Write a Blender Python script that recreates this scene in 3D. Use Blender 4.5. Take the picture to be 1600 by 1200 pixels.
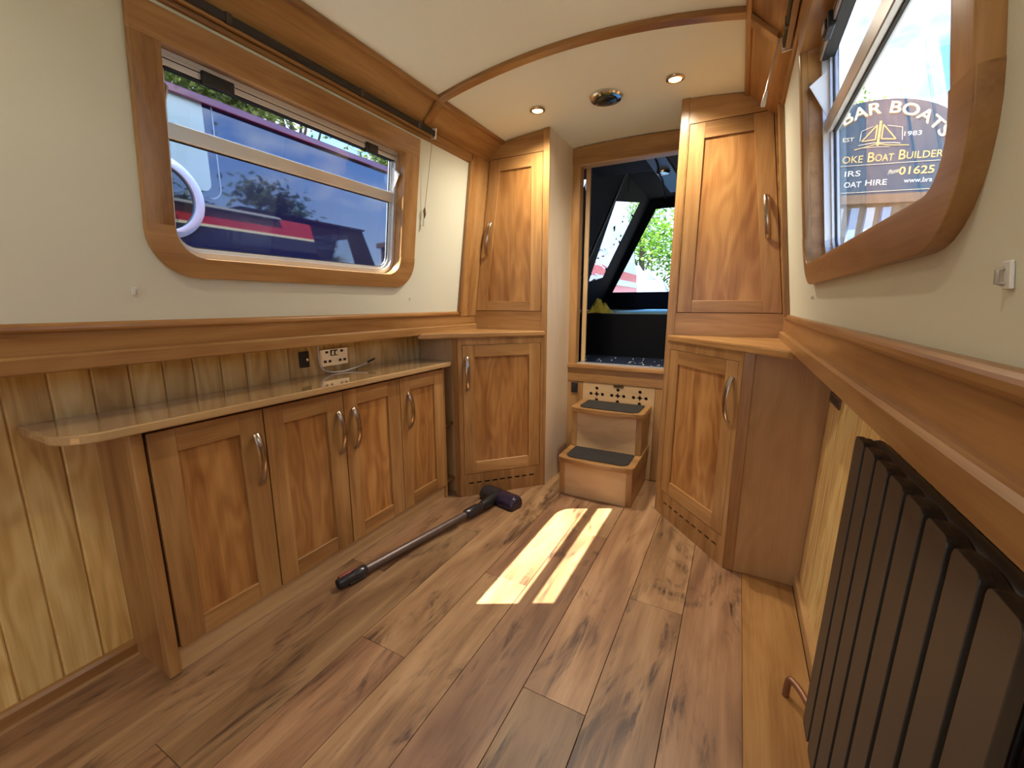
import bpy, bmesh, math, random
from mathutils import Vector, Matrix, noise
from mathutils.geometry import tessellate_polygon
random.seed(7)
for o in list(bpy.data.objects): bpy.data.objects.remove(o)
S = bpy.context.scene; COL = S.collection

# ------------------------------------------------------------------ camera
FPX, VPX, VPY, CAMZ = 660.0, 1156.0, 474.0, 1.05
d = Vector((VPX-800, -(VPY-600), -FPX)).normalized()          # boat +Y seen in camera axes
zz = Vector((0, 1, -d.y/d.z)).normalized(); xx = d.cross(zz)
cam = bpy.data.cameras.new('camera'); camo = bpy.data.objects.new('camera', cam); COL.objects.link(camo)
cam.sensor_width = 36; cam.lens = FPX/1600*36; cam.clip_start = .01; cam.clip_end = 500
camo.matrix_world = Matrix(((xx.x, xx.y, xx.z, 0), (d.x, d.y, d.z, 0), (zz.x, zz.y, zz.z, CAMZ), (0, 0, 0, 1)))
S.camera = camo
# ------------------------------------------------------------------ view
S.view_settings.view_transform = 'Standard'; S.view_settings.look = 'None'
S.cycles.max_bounces = 8; S.cycles.glossy_bounces = 3; S.cycles.transmission_bounces = 4
S.view_settings.gamma = 1; S.view_settings.use_curve_mapping = False
S.view_settings.exposure = 1.3
# ------------------------------------------------------------------ world: blue sky with drifting cloud
W = bpy.data.worlds.new('sky'); S.world = W; W.use_nodes = True
nt = W.node_tree; N = nt.nodes; Lk = nt.links; N.clear()
out = N.new('ShaderNodeOutputWorld'); bg = N.new('ShaderNodeBackground')
tc = N.new('ShaderNodeTexCoord'); sep = N.new('ShaderNodeSeparateXYZ'); Lk.new(tc.outputs['Generated'], sep.inputs[0])
rp = N.new('ShaderNodeValToRGB'); Lk.new(sep.outputs['Z'], rp.inputs[0])
rp.color_ramp.elements[0].position = .0; rp.color_ramp.elements[0].color = (.52, .68, .95, 1)
rp.color_ramp.elements[1].position = .75; rp.color_ramp.elements[1].color = (.10, .25, .72, 1)
e = rp.color_ramp.elements.new(.28); e.color = (.15, .33, .86, 1)
mp = N.new('ShaderNodeMapping'); mp.inputs['Scale'].default_value = (1.0, 1.0, 2.2); mp.inputs['Location'].default_value = (5.5, 5.9, 1.4)
Lk.new(tc.outputs['Generated'], mp.inputs[0])
nz = N.new('ShaderNodeTexNoise'); nz.inputs['Scale'].default_value = 2.6; nz.inputs['Detail'].default_value = 8; nz.inputs['Roughness'].default_value = .58
Lk.new(mp.outputs[0], nz.inputs[0])
cr = N.new('ShaderNodeValToRGB'); cr.color_ramp.elements[0].position = .45; cr.color_ramp.elements[1].position = .66
Lk.new(nz.outputs[0], cr.inputs[0])
mx = N.new('ShaderNodeMix'); mx.data_type = 'RGBA'; Lk.new(cr.outputs[0], mx.inputs[0]); Lk.new(rp.outputs[0], mx.inputs[6])
mx.inputs[7].default_value = (1.0, 1.03, 1.08, 1)
Lk.new(mx.outputs[2], bg.inputs[0]); bg.inputs[1].default_value = 2.1; Lk.new(bg.outputs[0], out.inputs[0])
# ------------------------------------------------------------------ sun: high, from behind the left windows
sun = bpy.data.lights.new('sun', 'SUN'); sun.energy = 14.0; sun.angle = .006; sun.color = (1, .94, .84)
suno = bpy.data.objects.new('sun', sun); COL.objects.link(suno)
suno.rotation_euler = Vector((.53, .36, -1)).to_track_quat('-Z', 'Y').to_euler(); suno.location = (-6, -4, 12)

# ================================================================== helpers
TM = {}
class MB:
    def __init__(s): s.v = []; s.f = []
    def add(s, vs, fs):
        o = len(s.v); s.v += [Vector(p) for p in vs]; s.f += [tuple(o+i for i in f) for f in fs]; return s
    def box(s, x0, x1, y0, y1, z0, z1):
        return s.hexa([(x0,y0,z0),(x1,y0,z0),(x1,y1,z0),(x0,y1,z0),(x0,y0,z1),(x1,y0,z1),(x1,y1,z1),(x0,y1,z1)])
    def hexa(s, p):
        return s.add(p, [(0,3,2,1),(4,5,6,7),(0,1,5,4),(1,2,6,5),(2,3,7,6),(3,0,4,7)])
    def prism(s, poly, a, b, axis='y'):
        m = {'y': lambda p, t: (p[0], t, p[1]), 'x': lambda p, t: (t, p[0], p[1]), 'z': lambda p, t: (p[0], p[1], t)}[axis]
        n = len(poly)
        return s.add([m(p, a) for p in poly]+[m(p, b) for p in poly],
                     [tuple(range(n)), tuple(range(2*n-1, n-1, -1))]+[(i, n+i, n+(i+1) % n, (i+1) % n) for i in range(n)])
    def plate(s, outer, holes, w0, w1, mf):
        loops = [outer]+list(holes)
        tris = tessellate_polygon([[Vector((p[0], p[1], 0)) for p in l] for l in loops])
        pts = [p for l in loops for p in l]; n = len(pts)
        fs = [tuple(t) for t in tris]+[tuple(n+i for i in reversed(t)) for t in tris]; o = 0
        for l in loops:
            k = len(l); fs += [(o+i, o+(i+1) % k, n+o+(i+1) % k, n+o+i) for i in range(k)]; o += k
        return s.add([mf(p[0], p[1], w0) for p in pts]+[mf(p[0], p[1], w1) for p in pts], fs)
    def quadplate(s, q, w0, w1, mf):
        return s.hexa([mf(p[0], p[1], w0) for p in q]+[mf(p[0], p[1], w1) for p in q])
    def tube(s, path, r, n=10, cap=True, flat=None):
        path = [Vector(p) for p in path]; rs = r if isinstance(r, (list, tuple)) else [r]*len(path)
        rings = []; up = None
        for i, p in enumerate(path):
            t = (path[min(i+1, len(path)-1)]-path[max(i-1, 0)]).normalized()
            if up is None: up = Vector((0, 0, 1)) if abs(t.z) < .9 else Vector((1, 0, 0))
            a = t.cross(up).normalized(); b = a.cross(t).normalized(); up = b
            if flat: a = Vector(flat[0]); b = t.cross(a).normalized()
            ra, rb = (flat[1], flat[2]) if flat else (1, 1)
            rings.append([p+a*(math.cos(2*math.pi*k/n)*rs[i]*ra)+b*(math.sin(2*math.pi*k/n)*rs[i]*rb) for k in range(n)])
        vs = [q for g in rings for q in g]; m = len(path)
        fs = [(i*n+k, i*n+(k+1) % n, (i+1)*n+(k+1) % n, (i+1)*n+k) for i in range(m-1) for k in range(n)]
        if cap: fs += [tuple(range(n-1, -1, -1)), tuple((m-1)*n+k for k in range(n))]
        return s.add(vs, fs)
    def lathe(s, prof, c, n=28, mf=None):
        vs = []; c = Vector(c)
        for (r, h) in prof:
            for k in range(n):
                a = 2*math.pi*k/n; vs.append(c+Vector((r*math.cos(a), r*math.sin(a), h)) if mf is None else Vector(mf(r*math.cos(a), r*math.sin(a), h)))
        m = len(prof)
        fs = [(i*n+k, i*n+(k+1) % n, (i+1)*n+(k+1) % n, (i+1)*n+k) for i in range(m-1) for k in range(n)]
        fs += [tuple(range(n-1, -1, -1)), tuple((m-1)*n+k for k in range(n))]
        return s.add(vs, fs)

def build(name, mb, mat, parent=None, smooth=False, bev=0, seg=1, label=None, kind=None, skip=None):
    T = TM[parent.name] if parent else Matrix()
    inv = T.inverted(); me = bpy.data.meshes.new(name)
    me.from_pydata([inv @ v for v in mb.v], [], mb.f)
    bm = bmesh.new(); bm.from_mesh(me)
    bmesh.ops.recalc_face_normals(bm, faces=bm.faces)
    if bev:
        es = [e for e in bm.edges if len(e.link_faces) == 2 and e.calc_face_angle(0) > .45]
        if skip: es = [e for e in es if not skip(T @ e.verts[0].co, T @ e.verts[1].co)]
        bmesh.ops.bevel(bm, geom=es, offset=bev, segments=seg, profile=.6, affect='EDGES', clamp_overlap=True)
    if smooth:
        for f in bm.faces: f.smooth = True
        for e in bm.edges:
            if len(e.link_faces) == 2 and e.calc_face_angle(0) > .7: e.smooth = False
    bm.to_mesh(me); bm.free()
    o = bpy.data.objects.new(name, me); COL.objects.link(o); o.data.materials.append(mat)
    TM[o.name] = T
    if parent: o.parent = parent
    if label: o['label'] = label
    if kind: o['kind'] = kind
    return o
def thing(name, label, cat, loc=(0, 0, 0), rz=0, group=None):
    o = bpy.data.objects.new(name, None); COL.objects.link(o); o.empty_display_size = .05
    o.location = loc; o.rotation_euler = (0, 0, rz); TM[o.name] = Matrix.Translation(loc) @ Matrix.Rotation(rz, 4, 'Z')
    if label: o['label'] = label
    if cat: o['category'] = cat
    if group: o['group'] = group
    return o
def tag(o, label, cat, group=None):
    o['label'] = label; o['category'] = cat
    if group: o['group'] = group
    return o
def struct(name, mb=None, mat=None, label=None, loc=(0, 0, 0), **k):
    if mb is None: o = thing(name, label, None, loc)
    else: o = build(name, mb, mat, None, **k)
    o['kind'] = 'structure'
    if label: o['label'] = label
    return o
def rrect(u0, u1, v0, v1, r, n=6):
    rs = r if isinstance(r, (list, tuple)) else [r]*4      # bl, br, tr, tl
    P = []
    for (cu, cv, a0, q) in ((u0, v0, 180, 0), (u1, v0, 270, 1), (u1, v1, 0, 2), (u0, v1, 90, 3)):
        rr = rs[q]; su = 1 if cu == u0 else -1; sv = 1 if cv == v0 else -1
        for k in range(n+1):
            a = math.radians(a0+90*k/n); P.append((cu+su*rr+rr*math.cos(a), cv+sv*rr+rr*math.sin(a)))
    return P
def circ(u, v, r, n=12): return [(u+r*math.cos(2*math.pi*k/n), v+r*math.sin(2*math.pi*k/n)) for k in range(n)]

# ================================================================== materials
MC = {}
def nodes(name):
    m = bpy.data.materials.new(name); m.use_nodes = True; t = m.node_tree
    return m, t, t.nodes, t.links, t.nodes['Principled BSDF']
def plain(name, col, rough=.5, metal=0, coat=0, bump=0, bscale=200, spec=.5, var=0, vscale=8, emit=None):
    if name in MC: return MC[name]
    m, t, n, l, b = nodes(name)
    b.inputs['Base Color'].default_value = (*col, 1); b.inputs['Roughness'].default_value = rough; b.inputs['Metallic'].default_value = metal
    b.inputs['Coat Weight'].default_value = coat; b.inputs['Coat Roughness'].default_value = .03; b.inputs['Specular IOR Level'].default_value = spec
    tcn = n.new('ShaderNodeTexCoord')
    if var:
        z = n.new('ShaderNodeTexNoise'); z.inputs['Scale'].default_value = vscale; z.inputs['Detail'].default_value = 5; l.new(tcn.outputs['Object'], z.inputs[0])
        r = n.new('ShaderNodeValToRGB'); r.color_ramp.elements[0].position = .3; r.color_ramp.elements[1].position = .7
        r.color_ramp.elements[0].color = tuple(c*(1-var) for c in col)+(1,); r.color_ramp.elements[1].color = tuple(min(1, c*(1+var)) for c in col)+(1,)
        l.new(z.outputs[0], r.inputs[0]); l.new(r.outputs[0], b.inputs['Base Color'])
    if bump:
        z = n.new('ShaderNodeTexNoise'); z.inputs['Scale'].default_value = bscale; l.new(tcn.outputs['Object'], z.inputs[0])
        bp = n.new('ShaderNodeBump'); bp.inputs['Strength'].default_value = bump; bp.inputs['Distance'].default_value = .004; l.new(z.outputs[0], bp.inputs['Height']); l.new(bp.outputs[0], b.inputs['Normal'])
    if emit:
        b.inputs['Emission Color'].default_value = (*emit[:3], 1); b.inputs['Emission Strength'].default_value = emit[3]
    MC[name] = m; return m
WK = {   # dark, mid, light, across scale, ring strength, roughness
 'oak':  ((.250, .114, .034), (.370, .188, .062), (.465, .260, .096), 11, .22, .32),
 'door': ((.240, .094, .025), (.370, .168, .048), (.500, .258, .084), 9, .50, .31),
 'trim': ((.235, .102, .029), (.330, .160, .050), (.420, .224, .076), 12, .2, .28),
 'ash':  ((.600, .375, .125), (.760, .525, .195), (.860, .655, .285), 10, .75, .36),
 'ply':  ((.500, .310, .140), (.590, .385, .185), (.660, .450, .230), 5, .22, .42),
 'veneer': ((.330, .175, .066), (.420, .235, .092), (.490, .290, .120), 6, .30, .40),
 'maple': ((.700, .560, .390), (.760, .620, .440), (.810, .670, .490), 5, .15, .35),
 'top':  ((.440, .270, .118), (.520, .335, .155), (.590, .395, .190), 9, .2, .09),
}
def wood(kind, axis='z'):
    key = f'{kind}_wood_{axis}'
    if key in MC: return MC[key]
    c0, c1, c2, ac, rs, rough = WK[kind]
    m, t, n, l, b = nodes(key)
    tcn = n.new('ShaderNodeTexCoord'); oi = n.new('ShaderNodeObjectInfo')
    off = n.new('ShaderNodeVectorMath'); off.operation = 'MULTIPLY_ADD'; off.inputs[1].default_value = (7.3, 5.1, 9.7)
    l.new(oi.outputs['Random'], off.inputs[0]); l.new(tcn.outputs['Object'], off.inputs[2])
    ai = 'xyz'.index(axis)
    def mapped(al, acr):
        q = n.new('ShaderNodeMapping'); sc = [acr]*3; sc[ai] = al; q.inputs['Scale'].default_value = sc; l.new(off.outputs[0], q.inputs[0]); return q
    q1 = mapped(.9, ac); z1 = n.new('ShaderNodeTexNoise'); z1.inputs['Scale'].default_value = 1.6; z1.inputs['Detail'].default_value = 4; z1.inputs['Distortion'].default_value = .5; l.new(q1.outputs[0], z1.inputs[0])
    q2 = mapped(5, 170); z2 = n.new('ShaderNodeTexNoise'); z2.inputs['Scale'].default_value = 1.3; z2.inputs['Detail'].default_value = 3; l.new(q2.outputs[0], z2.inputs[0])
    q3 = mapped(1.3, ac*.62); z3 = n.new('ShaderNodeTexNoise'); z3.inputs['Scale'].default_value = 1.2; z3.inputs['Detail'].default_value = 2; l.new(q3.outputs[0], z3.inputs[0])
    mu = n.new('ShaderNodeMath'); mu.operation = 'MULTIPLY'; mu.inputs[1].default_value = 60; l.new(z3.outputs[0], mu.inputs[0])
    si = n.new('ShaderNodeMath'); si.operation = 'SINE'; l.new(mu.outputs[0], si.inputs[0])
    r = n.new('ShaderNodeValToRGB'); el = r.color_ramp.elements; el[0].position = .28; el[0].color = (*c0, 1); el[1].position = .74; el[1].color = (*c2, 1)
    k = el.new(.5); k.color = (*c1, 1)
    a1 = n.new('ShaderNodeMath'); a1.operation = 'MULTIPLY_ADD'; a1.inputs[1].default_value = .09*rs*1.6; l.new(si.outputs[0], a1.inputs[0]); l.new(z1.outputs[0], a1.inputs[2])
    a2 = n.new('ShaderNodeMath'); a2.operation = 'MULTIPLY_ADD'; a2.inputs[1].default_value = .30; l.new(z2.outputs[0], a2.inputs[0]); l.new(a1.outputs[0], a2.inputs[2])
    a3 = n.new('ShaderNodeMath'); a3.operation = 'SUBTRACT'; a3.inputs[1].default_value = .15; l.new(a2.outputs[0], a3.inputs[0])
    l.new(a3.outputs[0], r.inputs[0])
    hs = n.new('ShaderNodeHueSaturation'); mr = n.new('ShaderNodeMapRange'); mr.inputs[3].default_value = .90; mr.inputs[4].default_value = 1.10
    l.new(oi.outputs['Random'], mr.inputs[0]); l.new(mr.outputs[0], hs.inputs['Value']); l.new(r.outputs[0], hs.inputs['Color']); l.new(hs.outputs[0], b.inputs['Base Color'])
    b.inputs['Roughness'].default_value = rough; b.inputs['Specular IOR Level'].default_value = .45
    if kind == 'top': b.inputs['Coat Weight'].default_value = 1; b.inputs['Coat Roughness'].default_value = .04
    bp = n.new('ShaderNodeBump'); bp.inputs['Strength'].default_value = .06; bp.inputs['Distance'].default_value = .002; l.new(z2.outputs[0], bp.inputs['Height']); l.new(bp.outputs[0], b.inputs['Normal'])
    MC[key] = m; return m
def floor_mat():
    m, t, n, l, b = nodes('character_plank')
    tcn = n.new('ShaderNodeTexCoord'); oi = n.new('ShaderNodeObjectInfo')
    off = n.new('ShaderNodeVectorMath'); off.operation = 'MULTIPLY_ADD'; off.inputs[1].default_value = (11.3, 17.1, 3.7)
    l.new(oi.outputs['Random'], off.inputs[0]); l.new(tcn.outputs['Object'], off.inputs[2])
    def nzt(sc, scale, det, dist=0, rough=.5):
        q = n.new('ShaderNodeMapping'); q.inputs['Scale'].default_value = sc; l.new(off.outputs[0], q.inputs[0])
        z = n.new('ShaderNodeTexNoise'); z.inputs['Scale'].default_value = scale; z.inputs['Detail'].default_value = det; z.inputs['Distortion'].default_value = dist; z.inputs['Roughness'].default_value = rough
        l.new(q.outputs[0], z.inputs[0]); return z
    base = nzt((7, 1.1, 1), 2.0, 5, .7); fib = nzt((150, 5, 1), 1.2, 3); blot = nzt((5.0, 1.5, 1), 1.5, 5, 1.6, .62); fine = nzt((30, 2, 1), 1.5, 4, 1.2)
    r = n.new('ShaderNodeValToRGB'); el = r.color_ramp.elements; el[0].position = .3; el[0].color = (.205, .102, .048, 1); el[1].position = .72; el[1].color = (.455, .268, .135, 1)
    k = el.new(.5); k.color = (.330, .178, .084, 1)
    ad = n.new('ShaderNodeMath'); ad.operation = 'MULTIPLY_ADD'; ad.inputs[1].default_value = .22; l.new(fib.outputs[0], ad.inputs[0]); l.new(base.outputs[0], ad.inputs[2])
    ad2 = n.new('ShaderNodeMath'); ad2.operation = 'SUBTRACT'; ad2.inputs[1].default_value = .11; l.new(ad.outputs[0], ad2.inputs[0]); l.new(ad2.outputs[0], r.inputs[0])
    br = n.new('ShaderNodeValToRGB'); br.color_ramp.elements[0].position = .525; br.color_ramp.elements[1].position = .66; l.new(blot.outputs[0], br.inputs[0])
    fr = n.new('ShaderNodeValToRGB'); fr.color_ramp.elements[0].position = .36; fr.color_ramp.elements[1].position = .58; l.new(fine.outputs[0], fr.inputs[0])
    mm = n.new('ShaderNodeMath'); mm.operation = 'MULTIPLY'; l.new(br.outputs[0], mm.inputs[0]); l.new(fr.outputs[0], mm.inputs[1])
    m2 = n.new('ShaderNodeMath'); m2.operation = 'MULTIPLY'; m2.inputs[1].default_value = .90; l.new(mm.outputs[0], m2.inputs[0])
    mx = n.new('ShaderNodeMix'); mx.data_type = 'RGBA'; l.new(m2.outputs[0], mx.inputs[0]); l.new(r.outputs[0], mx.inputs[6]); mx.inputs[7].default_value = (.062, .028, .016, 1)
    hs = n.new('ShaderNodeHueSaturation'); mr = n.new('ShaderNodeMapRange'); mr.inputs[3].default_value = .74; mr.inputs[4].default_value = 1.22
    l.new(oi.outputs['Random'], mr.inputs[0]); l.new(mr.outputs[0], hs.inputs['Value']); wn = n.new('ShaderNodeTexWhiteNoise'); wn.noise_dimensions = '1D'; l.new(oi.outputs['Random'], wn.inputs['W'])
    m4 = n.new('ShaderNodeMapRange'); m4.inputs[3].default_value = .496; m4.inputs[4].default_value = .507; l.new(wn.outputs['Value'], m4.inputs[0]); l.new(m4.outputs[0], hs.inputs['Hue'])
    l.new(mx.outputs[2], hs.inputs['Color']); l.new(hs.outputs[0], b.inputs['Base Color'])
    b.inputs['Roughness'].default_value = .42
    bp = n.new('ShaderNodeBump'); bp.inputs['Strength'].default_value = .08; bp.inputs['Distance'].default_value = .002; l.new(fib.outputs[0], bp.inputs['Height']); l.new(bp.outputs[0], b.inputs['Normal'])
    return m
def glass_mat(name='window_glass', tint=(.93, .96, .95), f=1.33):
    if name in MC: return MC[name]
    m = bpy.data.materials.new(name); m.use_nodes = True; t = m.node_tree; n = t.nodes; l = t.links; n.clear()
    o = n.new('ShaderNodeOutputMaterial'); tr = n.new('ShaderNodeBsdfTransparent'); tr.inputs[0].default_value = (*tint, 1)
    gl = n.new('ShaderNodeBsdfGlossy'); gl.inputs['Roughness'].default_value = .01
    ge = n.new('ShaderNodeNewGeometry'); ir = n.new('ShaderNodeMapRange'); ir.inputs[3].default_value = f; ir.inputs[4].default_value = 1/f   # same reflectance on both faces of the sheet
    l.new(ge.outputs['Backfacing'], ir.inputs[0])
    fr = n.new('ShaderNodeFresnel'); l.new(ir.outputs[0], fr.inputs[0]); mix = n.new('ShaderNodeMixShader')
    l.new(fr.outputs[0], mix.inputs[0]); l.new(tr.outputs[0], mix.inputs[1]); l.new(gl.outputs[0], mix.inputs[2]); l.new(mix.outputs[0], o.inputs[0])
    MC[name] = m; return m
def vinyl_mat():
    m = bpy.data.materials.new('wrinkled_vinyl'); m.use_nodes = True; t = m.node_tree; n = t.nodes; l = t.links; n.clear()
    o = n.new('ShaderNodeOutputMaterial'); rf = n.new('ShaderNodeBsdfRefraction'); rf.inputs['IOR'].default_value = 1.12; rf.inputs['Roughness'].default_value = 0
    gl = n.new('ShaderNodeBsdfGlossy'); gl.inputs['Roughness'].default_value = .05; mix = n.new('ShaderNodeMixShader'); mix.inputs[0].default_value = .08
    tcn = n.new('ShaderNodeTexCoord'); q = n.new('ShaderNodeMapping'); q.inputs['Scale'].default_value = (1.2, 1.4, 7); l.new(tcn.outputs['Object'], q.inputs[0])
    z = n.new('ShaderNodeTexNoise'); z.inputs['Scale'].default_value = 1.6; z.inputs['Detail'].default_value = 2; l.new(q.outputs[0], z.inputs[0])
    bp = n.new('ShaderNodeBump'); bp.inputs['Strength'].default_value = 1; bp.inputs['Distance'].default_value = .09; l.new(z.outputs[0], bp.inputs['Height'])
    l.new(bp.outputs[0], rf.inputs['Normal']); l.new(bp.outputs[0], gl.inputs['Normal'])
    l.new(rf.outputs[0], mix.inputs[1]); l.new(gl.outputs[0], mix.inputs[2]); l.new(mix.outputs[0], o.inputs[0])
    return m
def leaf_mat(name, c0, c1):
    if name in MC: return MC[name]
    m, t, n, l, b = nodes(name)
    g = n.new('ShaderNodeTexCoord'); z = n.new('ShaderNodeTexNoise'); z.inputs['Scale'].default_value = 2.3; z.inputs['Detail'].default_value = 4; l.new(g.outputs['Object'], z.inputs[0])
    r = n.new('ShaderNodeValToRGB'); r.color_ramp.elements[0].position = .32; r.color_ramp.elements[0].color = (*c0, 1); r.color_ramp.elements[1].position = .68; r.color_ramp.elements[1].color = (*c1, 1)
    l.new(z.outputs[0], r.inputs[0]); l.new(r.outputs[0], b.inputs['Base Color']); b.inputs['Roughness'].default_value = .5
    tl = n.new('ShaderNodeBsdfTranslucent'); l.new(r.outputs[0], tl.inputs[0]); mix = n.new('ShaderNodeMixShader'); mix.inputs[0].default_value = .4
    l.new(b.outputs[0], mix.inputs[1]); l.new(tl.outputs[0], mix.inputs[2]); l.new(mix.outputs[0], n['Material Output'].inputs[0])
    MC[name] = m; return m
CREAM = plain('cream_lining', (.70, .70, .555), .55, bump=.05, bscale=380)
CEIL = plain('cream_ceiling', (.84, .86, .745), .6, bump=.05, bscale=380)
PALE = wood('ply', 'z')
ALU = plain('satin_aluminium', (.66, .66, .66), .30, .55)
CHROME = plain('polished_chrome', (.78, .77, .75), .08, 1)
BRONZE = plain('brushed_nickel', (.42, .33, .25), .22, 1)
BLACKP = plain('black_plastic', (.012, .012, .013), .35)
SEAL = plain('black_rubber', (.008, .008, .009), .6)
VOID = plain('dark_void', (.006, .004, .003), .9)  # near-black colour standing in for shade inside vents, cupboards and other hollows
WHITE = plain('white_plastic', (.80, .80, .78), .35)
CLEAR = plain('clear_plastic', (.80, .78, .72), .2)
GLASS = glass_mat()
FLOORM = floor_mat()
RAD = plain('anthracite_enamel', (.042, .035, .027), .40, bump=.02, bscale=900)
MAT = plain('ribbed_rubber_mat', (.020, .017, .014), .8, bump=.6, bscale=260, var=.35, vscale=90)
# ================================================================== dimensions (metres, boat axis = Y)
XC = -.61
Y0, YB = -3.0, 2.51
XL = lambda z: -1.395+.126*(z-1)
XR = lambda z: .177-.126*(z-1)
def mL(u, v, w): return (XL(v)+w*.992, u, v-w*.125)
def mR(u, v, w): return (XR(v)-w*.992, u, v-w*.125)
def ceil_z(dx, y):
    k = .065 if y < 1.6 else max(.033, .065-.058*(y-1.6))
    return 1.90+k*(1-(dx/.587)**2)

# ================================================================== floor
fl = struct('floor', MB().box(-1.60, .36, Y0, YB+.04, -.06, -.012), VOID, label='wooden plank floor of the boat cabin')
edges = [-1.70+.18*k for k in range(11)]     # ... -.62 -.44 -.26 -.08 .10
ends = {3: [1.52, .34], 4: [.818, -.45], 5: [1.285, .10], 6: [1.75, .45, -.7], 7: [.897, -.3], 8: [1.40, .2], 9: [.62, -.5]}
for i in range(len(edges)-1):
    x0, x1 = max(edges[i], -1.575)+.0009, edges[i+1]-.0009
    if x1 < x0+.02: continue
    es = sorted(ends.get(i, [1.1, -.1]))
    ys = [Y0]+[y for y in (-1.9,) if y < es[0]-.5]+es+[YB+.02]
    for a, b in zip(ys[:-1], ys[1:]):
        build('plank', MB().box(x0, x1, a+.0006, b-.0006, -.012, 0), FLOORM, fl, bev=.0006)
# pale ply board let into the floor beside the radiator
tag(build('floor_board', MB().box(.1, .268, Y0, 1.754, -.012, .0015), wood('oak', 'y'), None, bev=.001), 'pale plywood board along the floor below the radiator', 'board')
# ================================================================== lower walls: vertical tongue-and-groove boards
def lower_wall(name, xf, sgn, y_start, y_end, pitch, lab):
    root = struct(name, MB().hexa([(xf(0)-sgn*.03, Y0, -.02), (xf(0)-sgn*.012, Y0, -.02), (xf(0)-sgn*.012, YB, -.02), (xf(0)-sgn*.03, YB, -.02),
                                   (xf(.95)-sgn*.03, Y0, .95), (xf(.95)-sgn*.012, Y0, .95), (xf(.95)-sgn*.012, YB, .95), (xf(.95)-sgn*.03, YB, .95)]), VOID, label=lab)
    y = y_start
    while y < y_end-.01:
        a, b = y, min(y+pitch, y_end); g = .0045
        pr = [(a+.0004, -.012), (a+.0004, -.005), (a+g, 0), (b-g, 0), (b-.0004, -.005), (b-.0004, -.012)]
        if sgn < 0: pass
        vs = [(xf(0)+sgn*w, yy, 0) for yy, w in pr]+[(xf(.94)+sgn*w, yy, .94) for yy, w in pr]
        n = 6; fs = [tuple(range(6)), tuple(range(11, 5, -1))]+[(k, n+k, n+(k+1) % n, (k+1) % n) for k in range(n)]
        build('board', MB().add(vs, fs), wood('ash', 'z'), root)
        y += pitch
    return root
XLL = lambda z: -1.555
XRL = lambda z: .284+.024*z
lower_wall('wall_left_lower', XLL, 1, .384-.0835*40, 1.84, .0835, 'pale ash tongue-and-groove boarding below the left side ledge')
lower_wall('wall_right_lower', XRL, -1, 1.757-.0835*56, 1.757, .0835, 'pale ash tongue-and-groove boarding behind the radiator')
struct('baseboard_left', MB().prism([(-1.555, 0), (-1.537, 0), (-1.537, .030), (-1.543, .038), (-1.555, .040)], Y0, .455), wood('oak', 'y'), label='low oak skirting along the left wall')
struct('baseboard_right', MB().prism([(.270, 0), (.300, 0), (.300, .052), (.276, .052), (.270, .046)], Y0, 1.755), wood('veneer', 'y'), label='pale skirting behind the radiator')

# ================================================================== upper side walls with windows
WIN = dict(off=(.066, .090, .054, .074), y0=.628, y1=1.492, z0=1.176, z1=1.676, tz0=1.474, tz1=1.514)
WINR = dict(off=(.046, .034, .052, .074), ri=.055, y0=.501, y1=1.385, z0=1.150, z1=1.662, tz0=1.456, tz1=1.492)
WINB = dict(off=(.066, .090, .054, .074), y0=-1.70, y1=-.83, z0=1.176, z1=1.676, tz0=1.474, tz1=1.514)
def hole_of(w, g=0): return rrect(w['y0']+g, w['y1']-g, w['z0']+g, w['z1']-g, [max(.004, w.get('ri', .075)-g)]*2+[max(.004, .008-g)]*2)
for nm, mf, wf, lab in (('wall_left', mL, WIN, 'cream lined upper wall on the left'), ('wall_right', mR, WINR, 'cream lined upper wall on the right')):
    struct(nm, MB().plate([(Y0, .97), (2.16, .97), (2.16, 1.93), (Y0, 1.93)], [hole_of(wf, -.004), hole_of(WINB, -.004)], -.012, 0, mf), CREAM, label=lab)
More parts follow.
